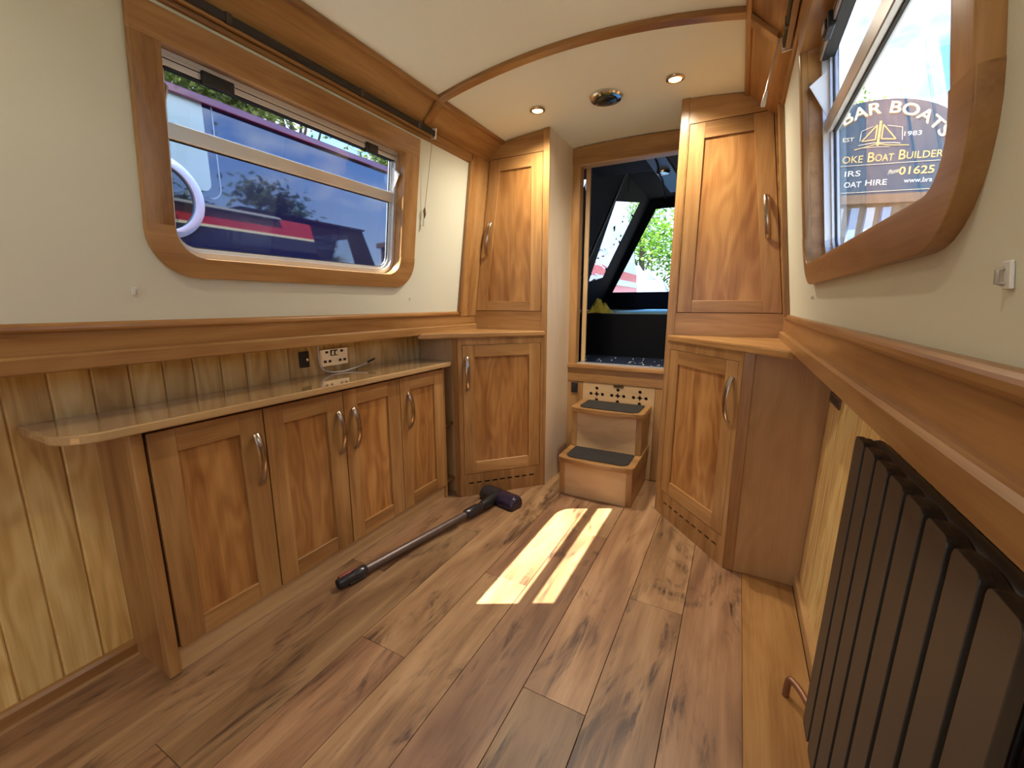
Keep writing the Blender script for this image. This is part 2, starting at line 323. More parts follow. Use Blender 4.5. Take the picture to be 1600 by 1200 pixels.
def window(num, mf, w, side, lab):
    root = struct(f'window_{num}', label=lab, loc=mf((w['y0']+w['y1'])/2, w['z0'], 0))
    P = lambda nm, mb, mat, par=root, **k: build(nm, mb, mat, par, **k)
    y0, y1, z0, z1 = w['y0'], w['y1'], w['z0'], w['z1']
    ra, rb, rc = w.get('ri', .075), .118, w['off']; on, of, ob, ot = rc
    zs = z0+max(ra, rb-ob)+.004
    bot_out = [(y0-on, zs)]+[(y0-on+rb-rb*math.cos(t), z0-ob+rb-rb*math.sin(t)) for t in [math.pi/2*k/9 for k in range(10)]]+[(y1+of-rb+rb*math.sin(t), z0-ob+rb-rb*math.cos(t)) for t in [math.pi/2*k/9 for k in range(10)]]+[(y1+of, zs)]
    bot_in = [(y1, zs)]+[(y1-ra+ra*math.cos(t), z0+ra-ra*math.sin(t)) for t in [math.pi/2*k/8 for k in range(9)]]+[(y0+ra-ra*math.sin(t), z0+ra-ra*math.cos(t)) for t in [math.pi/2*k/8 for k in range(9)]]+[(y0, zs)]
    at_joint = lambda a, b: any(abs(a.z-q) < .004 and abs(b.z-q) < .004 for q in (zs, z1))
    def member(nm, poly, ax): P(nm, MB().plate(poly, [], -.002, .016, mf), wood('oak', ax), bev=.005, seg=3, skip=at_joint, smooth=True)
    clean = lambda pl: [p for i, p in enumerate(pl) if (Vector(p)-Vector(pl[i-1])).length > 1e-5]
    member('surround_sill', clean(bot_out+bot_in), 'y')
    member('surround_stile', [(y0-on, zs), (y0, zs), (y0, z1), (y0-on, z1)], 'z'); member('surround_stile', [(y1, zs), (y1+of, zs), (y1+of, z1), (y1, z1)], 'z')
    member('surround_head', [(y0-on, z1), (y1+of, z1), (y1+of, z1+ot), (y0-on, z1+ot)], 'y')
    P('timber_reveal', MB().plate(hole_of(w, -.012), [hole_of(w)], -.050, .0, mf), wood('oak', 'y'))
    # aluminium outer frame, stepped
    P('aluminium_frame', MB().plate(hole_of(w, .0005), [hole_of(w, .016)], -.050, -.026, mf).plate(hole_of(w, .010), [hole_of(w, .026)], -.056, -.040, mf), ALU, bev=.0015)
    P('rubber_seal', MB().plate(hole_of(w, .025), [hole_of(w, .029)], -.050, -.0455, mf), SEAL)
    tz0, tz1 = w['tz0'], w['tz1']
    tr = P('transom', MB().quadplate([(y0+.012, tz0), (y1-.012, tz0), (y1-.012, tz1), (y0+.012, tz1)], -.058, -.032, mf), ALU, bev=.002)
    P('transom_seal', MB().quadplate([(y0+.024, tz0-.003), (y1-.024, tz0-.003), (y1-.024, tz0), (y0+.024, tz0)], -.051, -.045, mf), SEAL, tr)
    hd = P('hopper_head_rail', MB().quadplate([(y0+.012, z1-.037), (y1-.012, z1-.037), (y1-.012, z1-.012), (y0+.012, z1-.012)], -.050, -.022, mf), ALU, bev=.0015)
    P('head_seal', MB().quadplate([(y0+.02, z1-.041), (y1-.02, z1-.041), (y1-.02, z1-.037), (y0+.02, z1-.037)], -.050, -.026, mf), SEAL, hd)
    P('head_groove', MB().quadplate([(y0+.014, z1-.023), (y1-.014, z1-.023), (y1-.014, z1-.0205), (y0+.014, z1-.0205)], -.026, -.0216, mf), SEAL, hd)
    for yc, hw in ((y0+.145, .042), (y1-.155, .030)):
        c = P('catch', MB().quadplate([(yc-hw, z1-.046), (yc+hw, z1-.046), (yc+hw, z1-.014), (yc-hw, z1-.014)], -.026, -.013, mf), BLACKP, bev=.002)
        P('catch_lever', MB().quadplate([(yc-hw*.6, z1-.042), (yc+hw*.7, z1-.042), (yc+hw*.7, z1-.022), (yc-hw*.6, z1-.022)], -.014, -.009, mf), BLACKP, c, bev=.002)
    for yc in (y0+.014, y1-.016):   # hopper side cheeks: triangular plates standing off the glass
        P('hopper_cheek', MB().hexa([mf(yc-.0015, tz1+.003, -.040), mf(yc+.0015, tz1+.003, -.040), mf(yc+.0015, tz1+.005, -.034), mf(yc-.0015, tz1+.005, -.034),
                                     mf(yc-.0015, z1-.062, -.040), mf(yc+.0015, z1-.062, -.040), mf(yc+.0015, z1-.088, .000), mf(yc-.0015, z1-.088, .000)]), WHITE)
    P('pane', MB().quadplate([(y0+.026, z0+.024), (y1-.026, z0+.024), (y1-.026, tz0), (y0+.026, tz0)], -.049, -.0485, mf), GLASS)
    P('hopper_pane', MB().quadplate([(y0+.024, tz1), (y1-.024, tz1), (y1-.024, z1-.037), (y0+.024, z1-.037)], -.047, -.0465, mf), GLASS)
    return root
window(1, mL, WIN, -1, 'oak framed window over the sideboard with aluminium hopper')
window(2, mR, WINR, 1, 'oak framed window above the radiator with aluminium hopper')
window(3, mL, WINB, -1, 'rear left cabin window'); window(4, mR, WINB, 1, 'rear right cabin window')
# ================================================================== ceiling + cornices + gunwale trim
xs = [-.62+.0760*i for i in range(17)]; ysg = [Y0+.25*i for i in range(19)]+[1.6, 1.75, 1.9, 2.05, 2.15, 2.3, 2.4, YB+.03]
mb = MB(); n = len(ysg)
top = [(XC+x, y, ceil_z(x, y)) for x in xs for y in ysg]; k = len(top)
mb.add(top+[(p[0], p[1], p[2]+.02) for p in top],
       [(i*n+j, i*n+j+1, (i+1)*n+j+1, (i+1)*n+j) for i in range(len(xs)-1) for j in range(n-1)]+[(k+i*n+j, k+(i+1)*n+j, k+(i+1)*n+j+1, k+i*n+j+1) for i in range(len(xs)-1) for j in range(n-1)])
struct('ceiling', mb, CEIL, smooth=True, label='cream arched cabin ceiling')
tn = 0
def trim(mb, mat, lab, **kw):
    global tn; tn += 1
    return struct(f'trim_{tn}', mb, mat, label=lab, **kw)
def profile_pair(pts, mat, lab, ya, yb, xi=0, **kw):
    for sg, side in ((-1, 'left'), (1, 'right')):
        pp = [(XC+sg*(p[0]+(xi if sg > 0 else 0)), p[1]) for p in pts]
        trim(MB().prism(pp, ya, yb), mat, lab.format(side), **kw)
OY, TY = wood('oak', 'y'), wood('trim', 'y')
# dx measured outward from the centre line
profile_pair([(.797, .985), (.776, .985), (.772, .990), (.773, 1.000), (.779, 1.006), (.797, 1.006)], TY, 'oak bead under the cream panel on the {} wall', Y0, 2.0, bev=.002)
profile_pair([(.80, .931), (.782, .931), (.780, .986), (.797, .986)], TY, 'dark oak ledge board along the {} wall', Y0, 2.15)
profile_pair([(.96, .893), (.773, .893), (.769, .897), (.769, .928), (.774, .933), (.80, .933), (.80, .905), (.96, .905)], OY, 'oak lower ledge rail along the {} wall', Y0, 2.15)
profile_pair([(.70, 1.762), (.684, 1.762), (.680, 1.767), (.678, 1.776), (.684, 1.780), (.70, 1.780)], TY, 'oak bead above the cream panel on the {} wall', Y0, 2.0, bev=.0015)
profile_pair([(.70, 1.780), (.683, 1.780), (.679, 1.812), (.70, 1.812)], OY, 'oak board over the windows on the {} wall', Y0, 2.15)
profile_pair([(.715, 1.795), (.672, 1.808), (.640, 1.838), (.600, 1.880), (.583, 1.893), (.583, 1.915), (.72, 1.915)], OY, 'sloping oak cornice board on the {} side', Y0, 2.15, xi=-.022)
profile_pair([(.600, 1.893), (.588, 1.882), (.578, 1.884), (.573, 1.893), (.576, 1.903), (.585, 1.908), (.600, 1.906)], TY, 'rounded oak bead at the {} edge of the ceiling', Y0, 2.15, xi=-.022, smooth=True)
for mf, s in ((mL, 'left'), (mR, 'right')):
    trim(MB().quadplate([(1.974, 1.0), (1.998, 1.0), (1.998, 1.785), (1.974, 1.768)], 0, .020, mf), wood('trim', 'z'), f'upright oak bead at the stern end of the {s} panel', bev=.005, seg=2)
    trim(MB().quadplate([(1.996, .98), (2.152, .98), (2.152, 1.82), (1.996, 1.82)], 0, .010, mf), wood('oak', 'z'), f'upright oak post at the stern end of the {s} wall')
# arched beam across the ceiling with its tail lapping the left cornice
mb = MB(); bx = [-.588+.0573*i for i in range(21)]
lo = [ceil_z(x, 1.58)-.016 for x in bx]
vs = []
for x, z in zip(bx, lo): vs += [(XC+x, 1.580, z), (XC+x, 1.622, z), (XC+x, 1.622, z+.03), (XC+x, 1.580, z+.03)]
mb.add(vs, [(0, 1, 2, 3)]+[tuple(len(vs)-4+i for i in (3, 2, 1, 0))]+[(4*i+a, 4*i+4+a, 4*i+4+(a+1) % 4, 4*i+(a+1) % 4) for i in range(20) for a in range(4)])
trim(mb, wood('trim', 'x'), 'arched oak strip across the ceiling', bev=.003)
trim(MB().hexa([(XC-.587, 1.58, 1.868), (XC-.587, 1.622, 1.868), (XC-.655, 1.622, 1.808), (XC-.655, 1.58, 1.808), (XC-.587, 1.58, 1.888), (XC-.587, 1.622, 1.888), (XC-.655, 1.622, 1.826), (XC-.655, 1.58, 1.826)]), wood('trim', 'x'), 'short oak strip end across the left cornice', bev=.002)
trim(MB().hexa([(XC+.565, 1.58, 1.868), (XC+.565, 1.622, 1.868), (XC+.64, 1.622, 1.802), (XC+.64, 1.58, 1.802), (XC+.565, 1.58, 1.888), (XC+.565, 1.622, 1.888), (XC+.64, 1.622, 1.820), (XC+.64, 1.58, 1.820)]), wood('trim', 'x'), 'short oak strip end across the right cornice', bev=.002)

# ================================================================== stern bulkhead with doorway
DO0, DO1, DZ0, DZ1 = XC-.268, XC+.262, .680, 1.832
mXZ = lambda y: (lambda u, v, w: (u, y-w, v))
struct('wall_back', MB().plate([(-1.60, -.02), (.38, -.02), (.38, .90), (.215, .92), (.085, 1.965), (-1.305, 1.965), (-1.435, .92), (-1.60, .90)], [[(DO0, .60), (DO1, .60), (DO1, DZ1), (DO0, DZ1)]], -.03, 0, mXZ(YB+.012)), wood('oak', 'z'), label='oak stern bulkhead around the doorway')
struct('wall_front', MB().plate([(-1.60, -.02), (.38, -.02), (.38, .90), (.215, .92), (.085, 1.965), (-1.305, 1.965), (-1.435, .92), (-1.60, .90)], [[(-.95, .35), (-.27, .35), (-.27, 1.75), (-.95, 1.75)]], -.03, 0, mXZ(Y0)), CREAM, label='cream bulkhead at the bow end')
dr = struct('door_1', label='open oak framed stern doorway', loc=(XC, YB, 0))
zc = lambda x: ceil_z(x-XC, YB)
build('jamb', MB().box(XC-.313, DO0+.002, YB-.012, YB+.05, .66, 1.86), wood('oak', 'z'), dr, bev=.002)
build('jamb', MB().box(DO1-.002, XC+.313, YB-.012, YB+.05, .66, 1.86), wood('oak', 'z'), dr, bev=.002)
lx = [XC-.313+.0626*i for i in range(11)]
build('lintel', MB().prism([(XC-.313, DZ1), (XC+.313, DZ1)]+[(x, zc(x)-.004) for x in reversed(lx)], YB-.020, YB+.05), wood('oak', 'x'), dr, bev=.001)
build('lintel_edge', MB().box(DO0, DO1, YB-.012, YB+.055, DZ1-.006, DZ1+.001), wood('ply', 'x'), dr)
build('sill', MB().box(XC-.313, XC+.313, YB-.030, YB+.06, .655, .680), wood('oak', 'x'), dr, bev=.006, seg=2)
build('apron_rail', MB().box(XC-.313, XC+.313, YB-.014, YB+.02, .570, .656), wood('oak', 'x'), dr, bev=.001)
build('metal_threshold', MB().box(DO0, DO1, YB+.02, YB+.075, .679, .683), ALU, dr)
# lower panel with pierced crosses for ventilation
holes = []
for cx in (XC-.123, XC+.007, XC+.137):
    cz = .500
    st = []
    for q in range(8):
        a = math.pi/4*q; r = .0200 if q % 2 == 0 else .0090; st.append((cx+r*math.cos(a), cz+r*math.sin(a)))
    holes.append(st)
    for a in range(4): holes.append(circ(cx+.036*math.cos(a*math.pi/2), cz+.036*math.sin(a*math.pi/2), .0105))
build('vent_panel', MB().plate([(XC-.213, .005), (XC+.222, .005), (XC+.222, .568), (XC-.213, .568)], holes, 0, .008, mXZ(YB-.002)), wood('ply', 'x'), dr, label='pale panel pierced with three dotted crosses')
build('vent_shade_sheet', MB().box(XC-.21, XC+.22, YB-.001, YB+.0005, .44, .56), VOID, dr)  # dark sheet painted as the shade behind the pierced crosses
build('side_stile', MB().box(XC-.313, XC-.215, YB-.010, YB+.01, .005, .569), wood('oak', 'z'), dr, bev=.001)
build('side_stile', MB().box(XC+.224, XC+.313, YB-.010, YB+.01, .005, .569), wood('oak', 'z'), dr, bev=.001)
build('finger_latch', MB().plate(rrect(XC-.020, XC+.040, .553, .566, .004), [], 0, .004, mXZ(YB-.010)), plain('dark_bronze', (.10, .06, .025), .35, .8), dr)
# passage cheeks between the cupboards and the bulkhead
struct('wall_passage_left', MB().box(XC-.345, XC-.313, 2.150, YB+.012, 0, 1.94), wood('maple', 'z'), label='pale ply cheek left of the doorway')
struct('wall_passage_right', MB().box(XC+.313, XC+.345, 2.1505, YB+.012, 0, 1.94), wood('maple', 'z'), label='pale ply cheek right of the doorway')
t = thing('light_switch', 'black rocker switch beside the boarding steps', 'switch', (XC-.262, YB-.012, .50))
build('plate', MB().box(XC-.287, XC-.245, YB-.019, YB-.0125, .498, .562), BLACKP, t, bev=.002)
build('rocker', MB().box(XC-.276, XC-.256, YB-.022, YB-.0185, .512, .548), plain('black_gloss', (.02, .02, .022), .15), t, bev=.002)

# ================================================================== boarding steps
st = thing('boarding_steps', 'two pale oak boarding steps with dark ribbed mats below the doorway', 'steps', (XC, 2.3, 0))
def step(y0, y1, z0, z1, bulge, hw):
    n = 12
    front = [(XC-hw+2*hw*i/n, y0-bulge*math.sin(math.pi*i/n)) for i in range(n+1)]
    fl_ = [(x, y) for x, y in front]
    r = .03
    pts = [(XC-hw-.008, y1), (XC-hw-.008, y0+r), (XC-hw, y0+.006)]+fl_[1:-1]+[(XC+hw, y0+.006), (XC+hw+.008, y0+r), (XC+hw+.008, y1)]
    tr = build('tread', MB().prism(pts, z1-.028, z1, 'z'), wood('oak', 'x'), st, bev=.004, seg=2)
    yb = y0+.022
    build('riser_panel', MB().box(XC-hw+.030, XC+hw-.030, yb, yb+.012, z0, z1-.028), wood('ply', 'x'), st)
    for sg in (-1, 1):
        build('corner_post', MB().box(min(XC+sg*hw, XC+sg*(hw-.032)), max(XC+sg*hw, XC+sg*(hw-.032)), yb-.004, yb+.03, z0, z1-.028), wood('oak', 'z'), st, bev=.006, seg=2)
        build('side_panel', MB().box(min(XC+sg*hw, XC+sg*(hw-.012)), max(XC+sg*hw, XC+sg*(hw-.012)), yb+.03, y1, z0, z1-.028), wood('oak', 'y'), st)
    return tr
t1 = step(2.075, 2.495, 0, .222, .022, .200)
t2 = step(2.262, 2.495, .222, .462, .018, .200)
build('mat', MB().prism(rrect(XC-.170, XC+.172, 2.090, 2.275, [.045, .045, .008, .008]), .2222, .2275, 'z'), MAT, t1, bev=.0015)
build('mat', MB().prism(rrect(XC-.163, XC+.176, 2.272, 2.468, [.045, .045, .008, .008]), .4622, .4675, 'z'), MAT, t2, bev=.0015)

# ================================================================== shaker door builder
def handle(parent, pu, z0, z1, mf, w0, along=None):
    """bow handle; pu(z) gives the position across the door"""
    n = 14; path = []
    for i in range(n+1):
        s = i/n; z = z1+(z0-z1)*s; b = .005+.023*math.sin(math.pi*s)**.7
        path.append(mf(pu(z), z, w0+b))
    path = [mf(pu(z1), z1, w0)]+path+[mf(pu(z0), z0, w0)]
    a = Vector(mf(1, 1, 0))-Vector(mf(0, 1, 0)); a.normalize()
    h = build('handle', MB().tube(path, [.8, .95]+[1]*(n-1)+[.95, .8], 10, flat=(a, .0115, .0046)), BRONZE, parent, smooth=True, label='brushed metal bow handle')
    return h
def shaker(root, q, ws, mf, w0, th, grain=('z', 'x'), hd=None, name='door'):
    """q = BL,BR,TR,TL in (u,v); ws = left, right, bottom, top frame widths"""
    (bl, br, tr_, tl) = [Vector(p) for p in q]; wl, wr, wb, wt = ws
    lp = lambda a, b, dd: a+(b-a)*(dd/(b-a).length)
    il0, il1 = lp(bl, br, wl), lp(tl, tr_, wl); ir0, ir1 = lp(br, bl, wr), lp(tr_, tl, wr)
    kb, kt = wb/(tl-bl).length, 1-wt/(tl-bl).length
    at = lambda a, b, s: a+(b-a)*s
    p = [at(il0, il1, kb), at(ir0, ir1, kb), at(ir0, ir1, kt), at(il0, il1, kt)]
    dmat = wood('door', grain[0])
    dr_ = build(name, MB().quadplate(p, w0, w0+th-.009, mf), dmat, root)
    Q = lambda nm, qq, mat: build(nm, MB().quadplate(qq, w0, w0+th, mf), mat, dr_, bev=.0012)
    sm, rm = wood('oak', grain[0]), wood('oak', grain[1])
    Q('stile', [bl, il0, il1, tl], sm); Q('stile', [ir0, br, tr_, ir1], sm)
    Q('rail', [il0, ir0, p[1], p[0]], rm); Q('rail', [p[3], p[2], ir1, il1], rm)
    if hd: handle(dr_, hd[0], hd[1], hd[2], mf, w0+th)
    return dr_

# ================================================================== tall cupboards either side of the doorway (upper)
for sg, lab in ((-1, 'oak wall cupboard left of the doorway above the corner cabinet'), (1, 'oak wall cupboard right of the doorway above the corner cabinet')):
    yf = 2.15
    cb = thing('wall_cupboard', lab, 'cupboard', (XC+sg*.56, yf, .90))
    mf = (lambda u, v, w, yf=yf: (u, yf-w, v)) if sg < 0 else (lambda u, v, w, yf=yf: (u, yf-w, v))
    P = lambda dx, z: (XC+sg*dx, z)
    slope = lambda z: .785-.126*(z-1.0)
    inn = .313
    cz = [(.313, ceil_z(.313, 2.15)-.002), (.40, ceil_z(.40, 2.15)-.002), (.50, ceil_z(.5, 2.15)-.002), (.585, 1.893)]
    outer = [P(.345, .90), P(.80, .90), P(.785, 1.0), P(slope(1.84), 1.84), P(.585, 1.895)]+[P(a, b) for a, b in reversed(cz[1:3])]+[P(.345, ceil_z(.345, 2.15)-.002)]
    dq = [(.776, 1.006), (.348, 1.006), (.348, 1.818), (.664, 1.818)]
    hole = [P(*p) for p in dq]
    if sg > 0: outer = outer[::-1]; hole = hole[::-1]
    build('face_frame', MB().plate(outer, [hole], -.02, 0, mf), wood('oak', 'x'), cb)
    build('post', MB().box(min(XC+sg*.345, XC+sg*.311), max(XC+sg*.345, XC+sg*.311), yf-.004, yf+.0, .0, ceil_z(.32, 2.15)-.001), wood('oak', 'z'), cb, bev=.0015)
    build('inside_shade_sheet', MB().box(min(XC+sg*.40, XC+sg*.75), max(XC+sg*.40, XC+sg*.75), yf+.024, yf+.03, .95, 1.85), VOID, cb)  # thin dark sheet standing in for the shade inside the cupboard
    g = .0025
    if sg < 0: q = [P(.776-g, 1.006+g), P(.348+g, 1.006+g), P(.348+g, 1.818-g), P(.664-g, 1.818-g)]; ws = (.066, .066, .054, .062)
    else: q = [P(.348+g, 1.006+g), P(.776-g, 1.006+g), P(.664-g, 1.818-g), P(.348+g, 1.818-g)]; ws = (.062, .070, .054, .064)
    hu = lambda z, sg=sg: XC+sg*(.735-.138*(z-1.006))
    shaker(cb, q, ws, mf, -.019, .019, hd=(hu, 1.322, 1.492))

# ================================================================== angled corner cabinets (lower)
def corner_cabinet(A, B, sg, lab):
    A = Vector((*A, 0)); B = Vector((*B, 0)); L = (A-B).length; uv = (A-B)/L
    nrm = Vector((-sg*-uv.y*-1, 0, 0)); nrm = Vector((uv.y, -uv.x, 0))
    if nrm.y > 0: nrm = -nrm
    rz = math.atan2(uv.y, uv.x)
    cb = thing('corner_cabinet', lab, 'cabinet', tuple((A+B)/2), rz)
    mf = lambda u, v, w: tuple(B+uv*u+nrm*w+Vector((0, 0, v)))
    zt = .875
    slots = []
    ns = 9; u0, u1 = .045, L-.060
    for i in range(ns):
        a = u0+(u1-u0)*i/(ns-.32); slots.append(rrect(a, a+.030, .069, .079, .003, 3))
    hole = [(.021, .126), (L-.028, .126), (L-.028, .838), (.021, .838)]
    build('face_frame', MB().plate([(0, 0), (L, 0), (L, zt), (0, zt)], [hole]+slots, -.007, 0, mf), wood('oak', 'z'), cb)
    build('vent_shade_sheet', MB().quadplate([(.02, .055), (L-.02, .055), (L-.02, .095), (.02, .095)], -.012, -.0075, mf), VOID, cb)  # dark sheet close behind the slots, painted as their shade
    build('inside_shade_sheet', MB().quadplate([(.01, .03), (L-.01, .03), (L-.01, .86), (.01, .86)], -.03, -.0245, mf), VOID, cb)  # dark sheet in place of the shaded inside of the cabinet
    g = .0022
    hu = (lambda z: .045) 
    shaker(cb, [(.021+g, .126+g), (L-.028-g, .126+g), (L-.028-g, .838-g), (.021+g, .838-g)], (.064, .066, .066, .062), mf, -.019, .019,
           hd=(hu, .600, .775))
    return cb, mf, L, uv, nrm
AL, BL_ = (-.930, 2.150), (-1.262, 1.786)
cl, mfc, L, uv, nr = corner_cabinet(AL, BL_, -1, 'angled oak corner cabinet left of the boarding steps')
build('corner_post', MB().prism([(-1.262, 1.786), (-1.300, 1.790), (-1.300, 1.835), (-1.275, 1.835)], 0, .875, 'z'), wood('trim', 'z'), cl, bev=.002)
build('side_panel', MB().box(-1.553, -1.285, 1.836, 1.848, .0, .893), PALE, cl)
build('top', MB().prism([(-.957, 2.148), (-.927, 2.140), (-1.378, 1.640), (-1.390, 1.632), (-1.404, 1.640), (-1.404, 2.148)], .875, .902, 'z'), wood('oak', 'x'), cl, bev=.006, seg=2)
AR, BR_ = (-.290, 2.135), (.030, 1.757)
cr_, mfc, L, uv, nr = corner_cabinet(AR, BR_, 1, 'angled oak corner cabinet right of the boarding steps')
build('corner_post', MB().prism([(.030, 1.757), (.068, 1.752), (.068, 1.80), (.045, 1.79)], 0, .875, 'z'), wood('trim', 'z'), cr_, bev=.002)
build('side_panel', MB().hexa([(.066, 1.757, 0), (XRL(0)+.0, 1.757, 0), (XRL(0), 1.769, 0), (.066, 1.769, 0), (.066, 1.757, .893), (XRL(.89), 1.757, .893), (XRL(.89), 1.769, .893), (.066, 1.769, .893)]), wood('veneer', 'z'), cr_)
build('top', MB().prism([(-.263, 2.142), (-.293, 2.124), (.150, 1.600), (.165, 1.592), (.188, 1.60), (.188, 2.142)], .875, .902, 'z'), wood('oak', 'x'), cr_, bev=.006, seg=2)

# ================================================================== sideboard, its worktop
sb = thing('sideboard', 'low oak sideboard with four panelled doors under the left window', 'cabinet', (-1.44, 1.1, 0))
XF = -1.330
mS = lambda u, v, w: (XF+w, u, v)
build('end_panel', MB().box(-1.553, -1.352, .452, .470, 0, .726), wood('oak', 'z'), sb, bev=.001)
build('end_post', MB().box(-1.360, XF, .447, .478, 0, .726), wood('oak', 'z'), sb, bev=.008, seg=3)
build('plinth', MB().box(-1.362, -1.344, .478, 1.748, 0, .074), wood('top', 'y'), sb)
build('carcass', MB().box(-1.55, -1.352, .472, 1.740, .074, .724), VOID, sb)
build('far_end_panel', MB().box(-1.553, XF-.001, 1.744, 1.757, 0, .726), wood('oak', 'z'), sb, bev=.001)
for z in (.078, .395):
    build('niche_shelf', MB().box(-1.553, -1.338, 1.757, 1.836, z, z+.014), wood('trim', 'y'), sb, bev=.001)
ys4 = [.482, .792, 1.108, 1.422, 1.744]
hpos = [.761, 1.080, 1.153, 1.475]
for i in range(4):
    g = .002
    shaker(sb, [(ys4[i]+g, .076), (ys4[i+1]-g, .076), (ys4[i+1]-g, .716), (ys4[i]+g, .716)], (.064, .074, .062, .066), mS, -.020, .020, grain=('z', 'y'),
           hd=((lambda z, p=hpos[i]: p), .474, .640))
wt = MB().prism([(-1.553, .315), (-1.42, .318)]+[(-1.385+.085*math.sin(a), .403-.085*math.cos(a)) for a in [math.pi/2*k/8 for k in range(9)]]+[(-1.300, 1.770), (-1.303, 1.784), (-1.553, 1.834)], .728, .752, 'z')
tag(build('worktop', wt, wood('top', 'y'), None, bev=.006, seg=3), 'polished pale oak worktop with rounded corner on the low sideboard', 'worktop')

# ================================================================== sockets and cable above the worktop
xw = XLL(0)
t = thing('aerial_socket', 'small square black aerial socket above the worktop', 'socket', (xw, 1.115, .79))
build('plate', MB().box(xw+.0005, xw+.008, 1.094, 1.138, .792, .857), BLACKP, t, bev=.002)
build('connector', MB().lathe([(.006, 0), (.006, .010), (.003, .011)], (0, 0, 0), 14, lambda a, b, h: (xw+.008+h, 1.121+a, .824+b)), CHROME, t, smooth=True)
t = thing('double_socket', 'chrome double power socket above the worktop', 'socket', (xw, 1.26, .78))
build('plate', MB().box(xw+.0005, xw+.009, 1.188, 1.334, .782, .858), CHROME, t, bev=.003, seg=2)
for yc in (1.222, 1.300):
    for dy, dz, a, b in ((0, .022, .007, .005), (-.011, -.018, .007, .0055), (.013, -.018, .007, .0055)):
        build('pin_hole', MB().box(xw+.0088, xw+.0096, yc+dy-a, yc+dy+a, .822+dz-b, .822+dz+b), BLACKP, t)
for yc in (1.249, 1.269):
    r = build('rocker_surround', MB().box(xw+.0088, xw+.0100, yc-.009, yc+.009, .826, .852), BLACKP, t, bev=.0004)
    build('rocker', MB().hexa([(xw+.0095, yc-.005, .830), (xw+.0125, yc-.005, .830), (xw+.0125, yc+.005, .830), (xw+.0095, yc+.005, .830), (xw+.0095, yc-.005, .848), (xw+.0145, yc-.005, .848), (xw+.0145, yc+.005, .848), (xw+.0095, yc+.005, .848)]), CHROME, r)
t = thing('loose_cable', 'loose white cable with a black plug end beside the chrome socket', 'cable', (xw, 1.3, .76))
cp = [(xw+.010, 1.178, .892), (xw+.012, 1.180, .83), (xw+.013, 1.184, .79), (xw+.018, 1.20, .768), (xw+.028, 1.24, .757), (xw+.034, 1.29, .7565), (xw+.034, 1.34, .762), (xw+.030, 1.39, .770), (xw+.026, 1.425, .776)]
def smoothpath(p, n=5):
    P = [Vector(q) for q in p]; R = []
    for i in range(len(P)-1):
        a, b, c, e = P[max(i-1, 0)], P[i], P[i+1], P[min(i+2, len(P)-1)]
        for k in range(n):
            s = k/n; R.append(.5*((2*b)+(c-a)*s+(2*a-5*b+4*c-e)*s*s+(3*b-a-3*c+e)*s**3))
    return R+[P[-1]]
build('flex', MB().tube(smoothpath(cp), .0034, 8), plain('white_cable', (.88, .84, .76), .45), t, smooth=True)
build('plug_end', MB().tube([(xw+.026, 1.422, .7755), (xw+.024, 1.435, .778), (xw+.020, 1.472, .786), (xw+.019, 1.482, .789)], [.0030, .0042, .0040, .0028], 10), BLACKP, t, smooth=True)

# ================================================================== blinds
for mf, s, y0b, y1b in ((mL, 'left', .60, 1.655), (mR, 'right', .45, 1.60)):
    t = thing('window_blind', f'rolled up black blind above the {s} window', 'blind', mf((y0b+y1b)/2, 1.79, .02))
    build('head_rail', MB().quadplate([(y0b, 1.783), (y1b, 1.783), (y1b, 1.806), (y0b, 1.806)], .012, .034, mf), plain('black_blind', (.020, .013, .009), .55), t, bev=.003)
    build('bottom_lath', MB().quadplate([(y0b, 1.776), (y1b, 1.776), (y1b, 1.7835), (y0b, 1.7835)], .014, .028, mf), wood('trim', 'y'), t, bev=.001)
    for yc in (y0b+.18, y1b-.42, y1b-.11):
        build('clip', MB().quadplate([(yc-.008, 1.781), (yc+.008, 1.781), (yc+.008, 1.807), (yc-.008, 1.807)], .011, .0355, mf), plain('dark_clip', (.045, .032, .024), .3), t)
    build('end_clip', MB().quadplate([(y1b-.002, 1.774), (y1b+.004, 1.774), (y1b+.004, 1.816), (y1b-.002, 1.816)], .010, .036, mf), CLEAR, t)
    if s == 'left':
        yc = 1.628
        build('pull_cord', MB().tube([mf(yc, 1.785, .034), mf(yc+.006, 1.75, .034), mf(yc+.008, 1.47, .012)], .0012, 6), plain('cord', (.30, .24, .17), .8), t)
        ac = build('cord_knot', MB().tube([mf(yc+.008, 1.485, .013), mf(yc+.005, 1.470, .014), mf(yc+.009, 1.455, .014), mf(yc+.007, 1.438, .013)], [.002, .0060, .0055, .002], 8), plain('cord_brown', (.16, .09, .04), .7), t, smooth=True)
        build('cord_weight', MB().tube([mf(yc+.007, 1.438, .012), mf(yc+.007, 1.405, .012)], [.0035, .0055], 10), CLEAR, ac, smooth=True)
    else:
        build('control_wand', MB().tube([(.033, 1.585, 1.80), (.0265, 1.590, 1.760), (.014, 1.60, 1.672)], .0030, 8), plain('rosy_clear_plastic', (.62, .42, .32), .2), t, smooth=True)
        build('wand_grip', MB().tube([(.0145, 1.60, 1.675), (.0135, 1.601, 1.668), (.0095, 1.604, 1.640), (.0088, 1.605, 1.634)], [.0034, .0050, .0072, .0055], 10), CLEAR, t, smooth=True)
